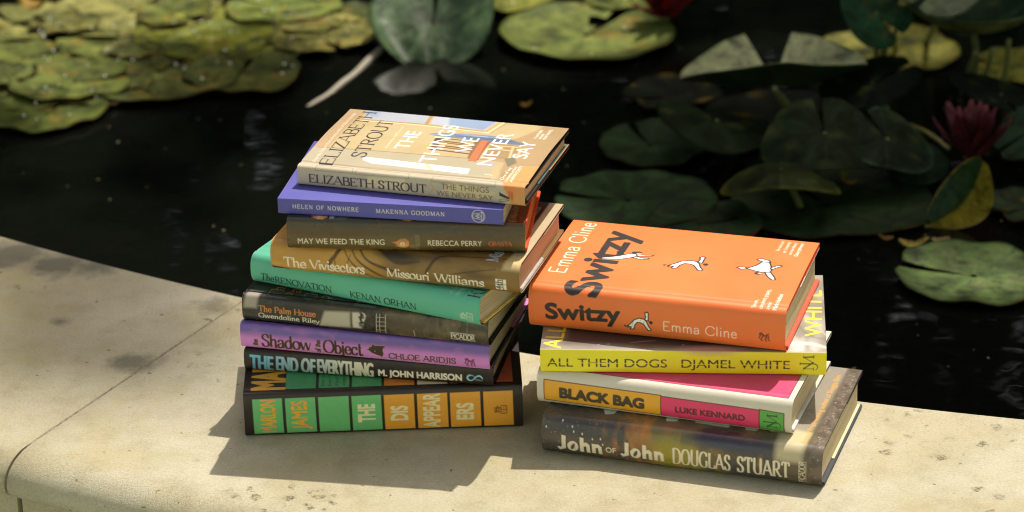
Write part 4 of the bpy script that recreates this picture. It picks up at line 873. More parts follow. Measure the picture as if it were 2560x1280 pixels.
def lion(u, v, s_, col):
    f = lambda x, y: (u + x * s_, v + y * s_); r = np.random.default_rng(9)
    cv.line([f(-3.6, 2.6), f(-2.4, 3.4), f(-1, 2.2), f(.6, 1.6), f(2.2, 2.4), f(3.4, 3.6)], [1.0 * s_, 1.5 * s_, 1.4 * s_, 1.2 * s_, 1.0 * s_, .6 * s_], col, True)
    cv.line([f(-2.6, 2.6), f(-3.2, .8), f(-3.8, -.6)], .9 * s_, col, True); cv.line([f(-1.2, 2), f(-1.4, .2), f(-2.6, -1.6), f(-1.6, -2.8)], .9 * s_, col, True)
    cv.line([f(1.2, 1.6), f(1.8, 0), f(.8, -1.2), f(1.6, -2.8)], .9 * s_, col, True); cv.line([f(2.6, 2.4), f(3.4, .6), f(3.0, -.8), f(4.0, -2.4)], .8 * s_, col, True)
    for k in range(26): a, b = r.uniform(-3.6, 3.6), r.uniform(-2.6, 3.4); cv.line([f(a, b), f(a + r.uniform(-.6, .6), b + r.uniform(-.6, .6))], .4 * s_, col)
lion(206, pr.S(5.8), 1.15, (122, 52, 92))
pr.build('dust_jacket', cv, MAT_JACKET, o, inner=(228, 214, 206)); board(o, 'front_board', L, W, T - 3.1, T - .6, BLK); board(o, 'back_board', L, W, .6, 3.1, BLK); pages(o, L, W, T, PAGES, 3.2, T - 3.2)

# 4: dark photographic jacket
o, L, W, T, pr, cv = hard('palm', 'dark brown and grey photo jacket book with orange and white small serif lettering', (66, 58, 46), 52, r=5, bulge=2, n=2.8)
w_ = cv.win(-5, 66, f=22); cv.blend(w_, (52, 50, 46)); cv.wash(30, 16, 11, (34, 32, 30), .4, .7, .9, w_)
cv.wash(16, 9, 12, (120, 104, 78), .45, .8, .8, cv.win(128, 240, f=16)); cv.wash(10, 12, 15, (36, 30, 24), .5, .75, .7, cv.win(125, 205, f=16)); cv.wash(2.4, 12, 13, (150, 138, 112), .55, .95, .55, cv.win(150, 240, f=30))
cv.poly([(1.5, pr.S(13)), (13.5, pr.S(13.4)), (16, pr.F(10)), (4, pr.F(11))], (168, 156, 142), soft=1.6)
PG = (186, 178, 160)
cv.poly([(70.6, pr.S(3)), (99, pr.S(4.4)), (99, pr.S(19)), (76, pr.S(17.5))], PG, soft=1.2); cv.poly([(101, pr.S(4.6)), (110.5, pr.S(5)), (114, pr.S(20)), (101, pr.S(19))], (206, 198, 180), soft=.9)
cv.poly([(76, pr.F(2)), (98, pr.F(2)), (97, pr.F(14)), (74, pr.F(14))], (70, 78, 78), soft=.6); cv.poly([(101, pr.F(2)), (121, pr.F(2)), (122, pr.F(12)), (100, pr.F(12))], (92, 104, 104), soft=.6)
for k in range(90):
    a, b = rng.uniform(108, 128), rng.uniform(4, 22); cv.ell(a, pr.S(b), rng.uniform(.7, 2), rng.uniform(.7, 2), (38, 32, 26), op=.8)
for x in (122.4, 125.4, 130.6): cv.line([(x, pr.S(2)), (x + .6, pr.S(20))], .6, (196, 186, 166))
for y in (5, 9, 13, 17): cv.line([(122.4, pr.S(y)), (131.4, pr.S(y + .6))], .6, (170, 160, 140))
cv.poly([(134, pr.S(3)), (180, pr.S(4)), (176, pr.S(20)), (140, pr.S(20))], (92, 78, 56), soft=4, op=.55)
cv.line([(156.8, pr.S(3)), (156.2, pr.S(8.5))], .5, (216, 204, 180))
cv.text('The Palm House', (15.4, pr.S(10.8)), (67.6, pr.S(11)), 5.4, 'roman', (226, 142, 56), grow=.12); cv.text('Gwendoline Riley', (15, pr.S(5.0)), (70.6, pr.S(4.7)), 4.3, 'roman', (238, 232, 216), grow=.10)
cv.text('PICADOR', (189.4, pr.S(5)), (210.4, pr.S(4.9)), 4.8, 'light', (236, 230, 214), grow=.12)
for y in (4.2, 10.6): cv.line([(188.8, pr.S(y)), (211, pr.S(y))], .35, (226, 220, 204))
for tx, uu, c in (('The', 32.4, (186, 112, 52)), ('Palm', 47.6, (176, 104, 50)), ('Gwendoline', 64.4, (150, 152, 146)), ('Riley', 81, (150, 152, 146))):
    cv.text(tx, (uu, pr.F(4.5)), (uu, pr.F(4.5 + 8.5 * len(tx))), 11.2, 'roman', c)
for q, tx in enumerate(('There is', 'no one', 'like her')): cv.text(tx, (104 + 5.5 * q, pr.F(5)), (104 + 5.5 * q, pr.F(17)), 3, 'roman', (210, 214, 206))
pr.build('dust_jacket', cv, MAT_GLOSS, o, inner=(60, 50, 42)); board(o, 'front_board', L, W, T - 3.1, T - .6, BLK); board(o, 'back_board', L, W, .6, 3.1, BLK); pages(o, L, W, T, PAGES, 3.2, T - 3.2)
mesh_obj('endpaper', np.array([(L - 40, 9, T - 3.3), (L - .8, 9, T - 3.3), (L - .8, W - 3, T - 4.2), (L - 40, W - 3, T - 4.2), (L - 40, 9, T - 3.9), (L - .8, 9, T - 3.9), (L - .8, W - 3, T - 6.6), (L - 40, W - 3, T - 6.6)]) / 1000,
         [(0, 1, 2, 3), (7, 6, 5, 4), (0, 4, 5, 1), (1, 5, 6, 2), (2, 6, 7, 3), (3, 7, 4, 0)], board_mat('red_endpaper', (196, 62, 36)), o, smooth=False)

# 5: teal
o, L, W, T, pr, cv = hard('renov', 'teal green book turned askew, with black serif lettering and cream boards', (92, 184, 154), 60, r=8, bulge=2.5, n=2.5, hinge=.6)
BK2 = (22, 34, 32)
cv.text('The', (9.2, pr.S(5.1)), (22.6, pr.S(5.3)), 7.2, 'roman', BK2, shear=.22, grow=.14); cv.text('RENOVATION', (24.2, pr.S(5.4)), (80.6, pr.S(6.2)), 6.0, 'roman', BK2, grow=.2)
cv.text('KENAN ORHAN', (98.8, pr.S(5.3)), (163.2, pr.S(5.6)), 6.2, 'roman', BK2, grow=.2)
pub_mark(217, pr.S(8.6), 1.35, (188, 214, 190), None)
cv.text('KENAN', (222, pr.F(1.5)), (222, pr.F(62)), 12, 'roman', BK2)
for q, (tx, c) in enumerate((('A novel of rare', (200, 222, 206)), ('beauty', (200, 222, 206)), ('Guardian', BK2))): cv.text(tx, (196 + q * 6, pr.F(1)), (196 + q * 6, pr.F(1 + 2 * len(tx))), 2.6, 'roman', c)
cv.line([(3, pr.F(20)), (5, pr.F(22))], .5, BK2)
pr.build('dust_jacket', cv, MAT_JACKET, o, inner=(222, 196, 120)); CRM = board_mat('cream_boards', (226, 198, 122))
board(o, 'front_board', L, W, T - 3.1, T - .6, CRM); board(o, 'back_board', L, W, .6, 3.1, CRM); pages(o, L, W, T, PAGES, 3.2, T - 3.2, r=8, bulge=2.5, n=2.5)

# 6: gold with dark drapery
o, L, W, T, pr, cv = hard('viv', 'ochre gold book with dark curved drapery lines and pale gothic lettering', (190, 142, 64), 140, r=9, bulge=2.5, n=2.5, hinge=.6)
cv.wash(40, 14, 21, (206, 160, 80), .45, .75, .7); cv.blend(cv.win(96, 260, f=60) * .75, (112, 88, 48)); cv.wash(30, 12, 22, (78, 60, 36), .5, .8, .7, cv.win(90, 260, f=40))
DKB = (58, 40, 24)
for k, (ctrl, wdt) in enumerate((([(52, 5), (54, 14), (60, 22), (70, 34)], [1, 3.5, 3, 1]), ([(64, 24), (72, 17), (82, 8), (96, 1)], [.6, 1.2, 1.8, .8]), ([(70, 27), (78, 19), (92, 9), (112, 1)], [.8, 1.6, 2.2, 1]), ([(76, 30), (86, 20), (104, 13), (126, 9)], [.8, 2, 3, 1]),
                               ([(84, 32), (98, 24), (114, 20), (134, 22)], [1, 2.5, 4.5, 1]), ([(138, 9), (142, 18), (152, 24), (176, 27), (206, 30)], [1, 2.8, 2, 1.2, .6]), ([(60, 8), (58, 18), (62, 28)], [.5, 1, .5]), ([(150, 10), (170, 16), (200, 22)], [.5, 1.2, .6]), ([(57, 3), (68, 12), (72, 22)], [.4, .9, .5]))):
    cv.line([(a, pr.S(b) if b < 24 else pr.F(b - 20)) for a, b in ctrl], wdt, DKB, True, op=.85, soft=.7)
cv.ell(112, pr.F(1), 16, 5, (44, 40, 30), rot=-.1, soft=2.5, op=.9); cv.poly([(0, pr.S(0)), (0, pr.S(5)), (14, pr.S(2.5)), (30, pr.S(0))], (70, 48, 26), soft=1.5)
PL = (236, 226, 204)
cv.text('The', (11.8, pr.S(5.2)), (32, pr.S(5.2)), 9.4, 'black', PL); cv.text('Vivisectors', (35.6, pr.S(5.2)), (84.4, pr.S(5.4)), 9.4, 'black', PL)
cv.text('Missouri', (104.2, pr.S(5.6)), (142, pr.S(5.3)), 8.4, 'black', PL); cv.text('Williams', (147, pr.S(5.1)), (190.2, pr.S(4.7)), 8.6, 'black', PL)
uu = 205.2; vv = pr.S(8.8); cv.rect(uu - 4.8, vv - 5.6, uu + 4.6, vv + 5.4, (238, 230, 212))
cv.text('4th', (uu + .9, vv - 4.9), (uu + .9, vv + 4.9), 5.6, 'bf', (70, 56, 34), weight=.02); cv.line([(uu + 1.6, vv - 6), (uu + 1.6, vv + 6)], .7, (112, 88, 48)); cv.line([(uu - 5, vv + .6), (uu + 5, vv + .6)], .5, (112, 88, 48))
cv.text('Missouri', (201, pr.F(4)), (201, pr.F(48)), 10.6, 'black', (196, 206, 216))
cv.poly([(150, pr.F(70)), (208.5, pr.F(52)), (209.5, pr.F(150)), (150, pr.F(150))], (44, 28, 22), soft=1.2); cv.poly([(196, pr.F(56)), (209, pr.F(30)), (209.4, pr.F(60)), (200, pr.F(64))], (58, 36, 28), soft=2)
cv.text('author of The Doloriad', (205, pr.F(62)), (205, pr.F(124)), 5.2, 'bf', (164, 150, 130), weight=.008)
cv.poly([(209.4, pr.F(16)), (222, pr.F(14)), (222, pr.F(145)), (209.4, pr.F(145))], (186, 170, 138), soft=.8); cv.poly([(206, pr.F(-3)), (222, pr.F(-3)), (222, pr.F(20)), (209.4, pr.F(20))], (206, 180, 128), soft=1.6)
pr.build('dust_jacket', cv, MAT_JACKET, o, inner=(224, 208, 180)); DK = board_mat('dark_brown_boards', (70, 50, 42))
board(o, 'front_board', L, W, T - 3.1, T - .6, DK); board(o, 'back_board', L, W, .6, 3.1, board_mat('grey_board', (176, 170, 164))); pages(o, L, W, T, PAGES_PINK, 3.2, T - 3.2, r=9, bulge=2.5, n=2.5)

# 7: olive brown, orange boards
o, L, W, T, pr, cv = hard('may', 'olive brown book with a painted pear on its spine and bright orange boards', (98, 80, 44), 60, r=8, bulge=1.5, n=2.7, hinge=.4)
hmid = np.clip((cv.V - pr.S(14)) / 7, 0, 1); cv.blend(np.broadcast_to(hmid, (cv.nv, cv.nu)), (70, 64, 50)); cv.wash(40, 9, 31, (88, 68, 36), .4, .7, .7)
hlo = np.clip((pr.S(6) - cv.V) / 5, 0, 1) * np.clip((cv.U - 110) / 60, 0, 1); cv.blend(hlo, (34, 28, 24)); fr = np.clip((cv.V - pr.F(1)) / 2.5, 0, 1); cv.blend(np.broadcast_to(fr, (cv.nv, cv.nu)), (46, 50, 40))
cv.blend(fr * np.clip((cv.U - 176) / 14, 0, 1), (98, 44, 26))
def pear(u, v, s_, white=True):
    cv.poly([(u - 8.5 * s_, v + 1.2 * s_), (u - 5 * s_, v + 1.6 * s_), (u - 1 * s_, v + 4 * s_), (u + 3.6 * s_, v + 4.4 * s_), (u + 6.4 * s_, v + 1.6 * s_), (u + 6.2 * s_, v - 2 * s_), (u + 3 * s_, v - 4.4 * s_), (u - 1.5 * s_, v - 3.8 * s_), (u - 5 * s_, v - .2 * s_)], (214, 138, 62), soft=.5)
    cv.ell(u + 1.5 * s_, v + 2.6 * s_, 3.6 * s_, 2 * s_, (158, 120, 60), soft=1.2, op=.7); cv.ell(u, v - 2.2 * s_, 4 * s_, 1.2 * s_, (230, 164, 90), soft=.8, op=.8)
    if white: cv.ell(u + .6 * s_, v - .2 * s_, 1.9 * s_, 1.8 * s_, (226, 216, 200)); cv.text('3', (u, v - 1.2), (u + 1.4, v - 1.2), 2.2, 'bf', (110, 90, 70)) if 0 else cv.line([(u, v + .8), (u + 1.1, v + .5), (u + .4, v - .1), (u + 1.2, v - .7), (u + .1, v - 1.2)], .4, (110, 90, 70), True)
pear(97.6, pr.S(8.6), 1.0); cv.rect(104.5, pr.S(4), 108.6, pr.S(8), (120, 104, 70)); cv.rect(109, pr.S(3), 113, pr.S(17), (124, 110, 76), op=.7); cv.rect(104.5, pr.S(9), 108.6, pr.S(13), (100, 86, 56))
for uq in (27, 101): pear(uq, pr.F(7.5), 1.15); cv.rect(uq + 9, pr.F(3.5), uq + 13, pr.F(12), (150, 158, 172)); cv.rect(uq + 13.6, pr.F(2.5), uq + 24, pr.F(12), (74, 78, 74))
IV = (238, 226, 196)
cv.text('MAY WE FEED THE KING', (9.2, pr.S(6.6)), (83, pr.S(7)), 5.2, 'bf', IV, weight=.004); cv.text('REBECCA PERRY', (119.8, pr.S(7.3)), (165.6, pr.S(7.6)), 5, 'bf', IV, weight=.004)
cv.text('GRANTA', (171.4, pr.S(8.0)), (190.6, pr.S(8.3)), 4.1, 'roman', (206, 104, 60), grow=.1)
cv.text('Exhilarating', (193.4, pr.F(4)), (193.4, pr.F(38)), 5, 'roman', (176, 140, 104)); cv.line([(187.6, pr.F(2)), (199, pr.F(2))], .5, (140, 92, 64))
pr.build('dust_jacket', cv, MAT_GLOSS, o, inner=(214, 110, 50)); ORB = board_mat('orange_boards', (206, 78, 30))
board(o, 'front_board', L + 1.2, W, T - 3.4, T - .6, ORB); board(o, 'back_board', L + 1.2, W, .6, 3.4, ORB); pages(o, L, W, T, page_mat('orange_page_edges', (.52, .16, .045), (.40, .10, .03)), 3.5, T - 3.5, inset=1.6, r=8, bulge=1.5, n=2.7)

# 8: slim blue violet paperback
o, L, W, T, pr, cv = hard('helen', 'slim plain blue violet paperback with small pale capitals and a bell emblem', (76, 74, 160), 135, r=1.2, bulge=.1, n=6, hinge=0, name='paperback_book', flap=False, cell=.42)
cv.mulnoise(.04, 2)
PW = (226, 220, 206)
cv.text('HELEN OF NOWHERE', (12.9, pr.S(5.4)), (69.8, pr.S(5.3)), 3.6, 'romanlight', PW, track=.3, grow=.08); cv.text('MAKENNA GOODMAN', (85, pr.S(5.1)), (143.6, pr.S(5.3)), 3.6, 'romanlight', PW, track=.26, grow=.08)
u, v = 172.6, pr.S(7.0)
cv.ring(u, v, 5.5, .42, PW); cv.line([(u - 5.2, v), (u - 4, v + 1.8), (u - 2, v + 2.4), (u + .6, v + 2.6), (u + 3.2, v + 4.0)], .35, PW, True); cv.line([(u - 5.2, v), (u - 4, v - 1.8), (u - 2, v - 2.4), (u + .6, v - 2.6), (u + 3.2, v - 4.0)], .35, PW, True)
cv.line([(u + 3, v + 4), (u + 2.6, v), (u + 3, v - 4)], .4, PW, True); cv.line([(u + 3.8, v + 3.6), (u + 4.3, v), (u + 3.8, v - 3.6)], .35, PW, True); cv.ring(u, v, 1.6, .35, PW); cv.line([(u - 3.2, v), (u - 1.5, v)], .35, PW); cv.line([(u, v - 1.4), (u, v + 1.4)], .3, PW); cv.line([(u - .8, v - 1.1), (u - .8, v + 1.1)], .3, PW)
pr.build('paper_cover', cv, MAT_CARD, o, inner=(232, 226, 214), th=.4); pages(o, L, W, T, PAGES, .45, T - .45, inset=.25, fore=.5, r=1.2, bulge=-.5, n=6)

# 9: painted interior jacket, top of the stack
lift = lambda x: 1.9 * np.exp(-((x - 70) / 42) ** 2)
o, L, W, T, pr, cv = hard('strout', 'cream and tan painted jacket book with black and white capitals, topmost of the taller stack', (188, 170, 128), 200, r=4.5, bulge=1.5, n=4.0, hinge=1.4, hinge_at=9, lift=lift)
F, S = pr.F, pr.S
fm = np.clip((cv.V - F(2)) / 6, 0, 1)
cv.wash(60, 40, 41, (182, 158, 112), .4, .7, .7); cv.poly([(-2, F(-30)), (12.5, F(-30)), (13.5, F(140)), (-2, F(140))], (180, 152, 116), soft=1)
cv.poly([(-2, F(-30)), (205, F(-30)), (205, F(10)), (150, F(12)), (60, F(11)), (-2, F(14))], (190, 178, 154), soft=3)                       # skirting along the spine
cv.poly([(-2, F(14)), (60, F(11)), (150, F(12)), (165, F(14)), (166, F(43)), (120, F(45)), (4, F(41)), (-2, F(41))], (174, 164, 138), soft=1.0)
cv.line([(4, F(41)), (60, F(44)), (120, F(45.6)), (168, F(46.5)), (202, F(48))], 1.3, (146, 128, 98), soft=.5); cv.line([(0, F(11.5)), (70, F(9.5)), (168, F(11))], 1.0, (160, 144, 116), soft=.5)
cv.poly([(48.5, F(30)), (51, F(23)), (60, F(18)), (147, F(14.4)), (145.6, F(25.5)), (100, F(27.4))], (246, 238, 226), soft=.4); cv.poly([(104, F(27.6)), (108, F(27.4)), (117, F(15.6)), (113, F(15.8))], (222, 206, 150), soft=.4)
WIN, WBL = (178, 184, 196), (132, 166, 212)
cv.poly([(14.4, F(140)), (20.4, F(113.6)), (76.4, F(116.4)), (74.6, F(140))], (172, 176, 186), soft=.5); cv.poly([(14.4, F(140)), (18, F(126)), (30, F(122)), (28, F(140))], (146, 164, 188), soft=2)
cv.poly([(78.6, F(140)), (80.6, F(116.6)), (132.6, F(112.4)), (138.5, F(140))], WIN, soft=.5); cv.poly([(92, F(140)), (97, F(119)), (130.6, F(113.2)), (136.6, F(140))], (136, 156, 184), soft=1.2)
for P_, c, wd in (([(75.4, F(140)), (77.6, F(116))], (176, 138, 88), 3.2), ([(14, F(113)), (76, F(114.6)), (134.6, F(110.2))], (176, 138, 88), 2.4), ([(14, F(110.6)), (76, F(111.8)), (136, F(107.8))], (244, 226, 176), 1.3), ([(133.6, F(111)), (139.4, F(140))], (196, 158, 104), 3), ([(136.4, F(107)), (143.4, F(140))], (240, 214, 164), 2.0), ([(138.8, F(108)), (146, F(140))], (150, 118, 78), .8), ([(13.2, F(140)), (16.8, F(108))], (180, 144, 96), 1.4)):
    cv.line(P_, wd, c, soft=.3)
BR = (170, 142, 102)
cv.poly([(182.5, F(142)), (171, F(112)), (163.4, F(98)), (162, F(84)), (160, F(60)), (160, F(45)), (171, F(44)), (171.4, F(28)), (176.5, F(12)), (178.4, F(6)), (205, F(6)), (205, F(142))], BR, soft=.5); cv.wash(24, 40, 43, (148, 122, 84), .4, .75, .8, np.clip((cv.U - 172) / 8, 0, 1) * fm)
cv.poly([(178.4, F(9)), (188, F(40)), (205, F(44)), (205, F(-40)), (191, S(-.5)), (183.4, S(17))], (204, 150, 88), soft=1.0); cv.poly([(184, S(17)), (193, S(17)), (192.4, S(9)), (191, S(4)), (187.6, S(8))], (214, 112, 52), soft=1.4); cv.poly([(183, F(2)), (197, F(2)), (199, S(12)), (196, S(8)), (185, S(14))], (222, 136, 70), soft=2.5, op=.8)
# table and chairs of the painting
cv.poly([(88, F(92)), (92, F(95)), (116, F(100)), (140, F(101)), (158, F(99)), (168, F(92)), (176, F(89)), (176, F(85)), (150, F(84)), (118, F(87)), (94, F(89))], (98, 114, 138), soft=1.2)
for a, b, c, d_, cc in ((92, 92, 140, 97, (176, 196, 222)), (100, 95, 150, 93, (66, 92, 146)), (110, 98.5, 160, 96, (150, 178, 214)), (120, 90, 165, 91, (58, 74, 108)), (96, 90, 130, 88.5, (110, 140, 186))): cv.line([(a, F(b)), ((a + c) / 2, F((b + d_) / 2 + 1)), (c, F(d_))], 1.3, cc, True, op=.8, soft=.5)
for k in range(9):
    d_ = 57 + k * 3.4; cv.poly([(99 - (k < 3) * 1, F(d_)), (133 + (8 - k) * .5, F(d_ - 3.2)), (133 + (8 - k) * .5, F(d_ - .9)), (99 - (k < 3) * 1, F(d_ + 2.3))], ((102, 72, 46), (192, 160, 112), (122, 90, 60))[k % 3], soft=.3)
cv.poly([(96, F(86)), (100, F(56)), (105, F(56)), (103, F(86))], (84, 62, 44), soft=.5)
cv.poly([(132, F(86)), (146, F(86)), (146, F(40)), (137, F(46))], (128, 96, 64), soft=.6); cv.poly([(136.6, F(88)), (143.6, F(88)), (146.6, F(42)), (139, F(40))], (188, 112, 70), soft=.6); cv.line([(143.8, F(86)), (146.6, F(44))], .9, (150, 66, 32), soft=.3)
cv.poly([(147, F(83)), (170, F(83)), (176, F(66)), (172, F(52)), (150, F(48))], (158, 130, 88), soft=.6)
for a, b, c, d_ in ((150, 78, 172, 79), (148, 70, 168, 70), (168, 80, 172, 54), (176, 76, 178, 56)): cv.line([(a, F(b)), (c, F(d_))], 2.2, (206, 184, 136), soft=.3)
cv.poly([(168, F(52)), (176, F(56)), (181, F(46)), (176, F(36))], (116, 108, 84), soft=.6); cv.line([(161, F(18)), (168, F(16.6))], .7, (250, 242, 220))
BKT = (28, 22, 18); WH = (250, 246, 236)
cv.text('ELIZABETH', (28, F(8)), (25.6, F(133.5)), 11.8, 'didone', BKT, grow=.26); cv.text('STROUT', (50.4, F(28)), (48.6, F(115)), 12.4, 'didone', BKT, grow=.26)
cv.text('From the Pulitzer Prize-winning author of Olive Kitteridge', (12.2, F(11)), (8.6, F(126)), 2.9, 'roman', (238, 226, 206), shear=.2)
cv.text('A heartbreaking, hopeful new novel', (63, F(50)), (61, F(104)), 2.2, 'roman', (244, 232, 200), shear=.2)
for tx, a, d0, b, d1, cp_ in (('THE', 81.4, 53, 80.6, 95, 13.4), ('THINGS', 112.4, 31, 107.6, 118, 14.5), ('WE', 136.2, 58.5, 134, 92, 14.5), ('NEVER', 161.4, 36, 159.6, 110, 13.6), ('SAY', 186.2, 56, 185, 95, 13.2)):
    cv.text(tx, (a, F(d0)), (b, F(d1)), cp_ * .96, 'bf', WH)
for q, (tx, d1) in enumerate((('\u2018One of my', 30), ('favourite writers\u2019', 34), ('ANN PATCHETT', 36))): cv.text(tx.replace('\u2018', "'").replace('\u2019', "'"), (179.5 + q * 4.2, F(9.5)), (180 + q * 4.2, F(9.5 + d1 * .86)), 2.9, 'bf', WH, weight=.01)
for q, tx in enumerate(("'A superbly gifted", 'storyteller', 'HILARY MANTEL')): cv.text(tx, (181 + q * 4.2, F(104)), (181 + q * 4.2, F((126, 118, 129)[q])), 2.8, 'bf', WH, weight=.01)
# spine panelling, lettering, emblem
for a, b in ((16, 50), (52, 100), (120, 176)):
    cv.poly([(a, S(15)), (b, S(15.4)), (b - 1, S(22)), (a + 1, S(22))], None, line=(158, 148, 128), lw=.8)
cv.poly([(58, S(4)), (98, S(5)), (96, S(15)), (64, S(14))], (224, 206, 164), soft=1.5, op=.8); cv.poly([(128, S(6)), (160, S(2)), (176, S(10)), (140, S(16))], (226, 206, 152), soft=2, op=.6); cv.line([(118, S(3)), (122, S(9)), (119, S(15))], 1.4, (196, 166, 112), soft=.5)
cv.wash(30, 10, 44, (176, 172, 160), .5, .75, .5, cv.win(-5, 60, -40, S(16)))
cv.text('ELIZABETH STROUT', (10.4, S(3.8)), (115.4, S(4.2)), 7.4, 'didone', (44, 34, 26), grow=.2)
cv.text('THE THINGS', (128.6, S(9.2)), (170.6, S(9.6)), 5.0, 'bf', (112, 72, 34), weight=.006); cv.text('WE NEVER SAY', (124.2, S(3.1)), (174, S(3.2)), 4.4, 'bf', (112, 72, 34), weight=.006)
cv.poly([(179.4, S(11.4)), (179.8, S(8.0)), (188.2, S(5.4)), (188, S(7.6))], (40, 32, 28)); cv.poly([(179.6, S(4.6)), (179.8, S(2.6)), (188, S(4.6)), (184, S(5.8))], None, line=(60, 46, 36), lw=.45)
cv.text('VIKING', (189.2, S(6.4)), (189.2, S(13.2)), 1.3, 'bf', (120, 44, 24)); cv.text('PENGUIN', (191.4, S(5.4)), (191.4, S(12.8)), 1.3, 'bf', (120, 44, 24))
cv.ell(111.5, F(8.2), 1.8, 1.0, (150, 126, 92), soft=.5)
pr.build('dust_jacket', cv, MAT_SHEEN, o, inner=(30, 24, 20)); SLV = board_mat('slate_boards', (54, 52, 52), .4)
board(o, 'front_board', L, W, T - 4.6, T - 2.4, SLV); board(o, 'back_board', L, W, .6, 3.0, SLV); pages(o, L, W, T, page_mat('buff_page_edges', (.60, .43, .25), (.45, .30, .16)), 3.2, T - 5.0, r=4.5, bulge=1.5, n=4)
bm_obj('endpaper', box_bm((L - 60) / 1000, (L - .7) / 1000, .042, (W - 1.5) / 1000, .00310, .00365), board_mat('teal_endpaper', (74, 104, 100)), o)

# --- right stack, from the bottom
# 10: dark marbled jacket
o, L, W, T, pr, cv = hard('john', 'large dark painted jacket book with chunky cream lettering, bottom of the right stack', (116, 100, 72), 160, r=12, bulge=2.5, n=2.5, hinge=.6)
F, S = pr.F, pr.S
cv.wash(50, 20, 51, (74, 72, 70), .35, .6); wl = cv.win(-10, 50, f=60); cv.blend(wl * .75, (76, 70, 66)); hb = np.exp(-((cv.V - S(27)) / 5) ** 2); cv.blend(hb * wl * .8, (56, 60, 68)); cv.blend(np.exp(-((cv.V - S(17)) / 5) ** 2) * wl * .8, (104, 92, 84)); cv.blend(np.exp(-((cv.V - S(3)) / 4) ** 2) * wl, (48, 50, 60))
cv.wash(10, 26, 52, (176, 118, 56), .42, .70, .95, cv.win(56, 104, f=26)); cv.wash(26, 16, 53, (150, 140, 44), .40, .62, .95, cv.win(98, 156, S(-2), S(30), f=18)); cv.ell(122, S(20), 16, 8, (170, 158, 60), soft=9, op=.45); cv.ell(136, S(9), 16, 7, (140, 142, 66), soft=8, op=.45); cv.wash(7, 14, 57, (182, 138, 66), .5, .75, .6, cv.win(96, 160, S(0), S(26), f=16))
cv.wash(30, 9, 54, (60, 48, 60), .40, .6, .9, cv.win(134, 190, S(27), F(30), f=10)); cv.ell(160, F(0), 30, 7, (58, 44, 60), soft=4, op=.9); cv.ell(160, S(30), 32, 3.5, (62, 74, 92), soft=3, op=.7)
cv.wash(9, 30, 55, (186, 140, 66), .5, .8, .9, cv.win(180, 216, S(0), S(30), f=8)); cv.blend(cv.win(206, 250, f=10) * .8, (100, 90, 70))
cv.poly([(204, F(-8)), (206, S(22)), (224, S(22)), (230, F(160)), (196, F(160)), (200, F(20))], (150, 142, 128), soft=2.5); cv.poly([(202, F(-9)), (224, F(-9)), (226, F(28)), (200, F(34))], (196, 184, 148), soft=3)
cv.poly([(230, S(-3)), (230.4, F(-5)), (229, F(160)), (250, F(160)), (250, S(-3))], (112, 100, 88), soft=1); cv.wash(6, 6, 56, (84, 74, 66), .45, .7, .8, cv.win(230, 250, f=2))
for k in range(130):
    a = rng.random() ** 1.5 * 100 if k < 80 else rng.uniform(100, 225); b = rng.uniform(0, 50)
    cv.ell(a, S(b) if b < 34 else F(b - 34), rng.uniform(.12, .38), rng.uniform(.15, .6), (206, 204, 196), rot=rng.uniform(-1, 1), soft=.15, op=rng.uniform(.2, .75) if k < 80 else rng.uniform(.1, .5))
for a, b in ((4.2, 27), (18, 33), (27, 29.5), (28.5, 25.6), (36, 24.5), (45, 21), (52, 22), (54, 17)): cv.ell(a, S(b), .55, 1.0, (228, 224, 206), soft=.2)
for k in range(60): cv.ell(rng.uniform(232, 240), pr.F(rng.uniform(-30, 150)), rng.uniform(.3, .8), rng.uniform(.3, .8), (190, 180, 164), soft=.25, op=.7)
JC = (232, 222, 198)
def chunky(u0, vb, s_):
    f = lambda x, y: (u0 + x * s_, vb + y * s_)
    cv.poly([f(3.6, 15.2), f(7.2, 14.8), f(7.2, 2.4), f(1.6, -.4), f(-.6, 3.0), f(1.6, 4.0), f(2.2, 2.8), f(3.6, 4.4)], JC)
    P_ = [f(8.6, 5), f(9.2, 8), f(12.6, 10.6), f(16.6, 9.4), f(18.2, 6), f(17.4, 2.4), f(13.8, .0), f(10.0, 1.4)]
    cv.poly([tuple(q) for q in crom(P_ + [P_[0]], 5)], JC); cv.ell(*f(13.4, 5.2), 1.5 * s_, 3.4 * s_, (96, 84, 74), rot=-.42, soft=.3)
    cv.poly([f(19.6, 15), f(23.0, 14.6), f(23.0, 10.2), f(25.4, 10.8), f(28.2, 8.6), f(28.6, .2), f(25.4, .4), f(25.2, 7.0), f(23.0, 6.6), f(23.0, .4), f(19.6, .6)], JC)
    cv.poly([f(30.2, 10.4), f(33.4, 10.2), f(35.8, 10.4), f(38.6, 8.2), f(39.2, .2), f(36.0, .4), f(35.6, 7.0), f(33.4, 6.6), f(33.4, .4), f(30.2, .6)], JC)
chunky(14.2, S(6.6), 1.0); chunky(69.6, S(7.6), .96)
cv.text('OF', (56.6, S(10)), (65.2, S(10.2)), 5.0, 'bf', JC, weight=.02)
cv.text('DOUGLAS', (114.6, S(7.4)), (163.8, S(7.4)), 15, 'slab', JC); cv.text('STUART', (170.2, S(7.4)), (214.2, S(7.6)), 15, 'slab', JC)
cv.text('PICADOR', (227.2, S(5)), (227.2, S(25)), 4.6, 'light', JC, grow=.1); cv.line([(222.2, S(4.4)), (222.2, S(25.4))], .3, JC); cv.line([(228.2, S(4.4)), (228.2, S(25.4))], .3, JC)
cv.text('Booker Prize-winning author of Shuggie Bain', (225.6, F(9)), (226.2, F(141)), 5.0, 'bf', (222, 164, 62), weight=.008)
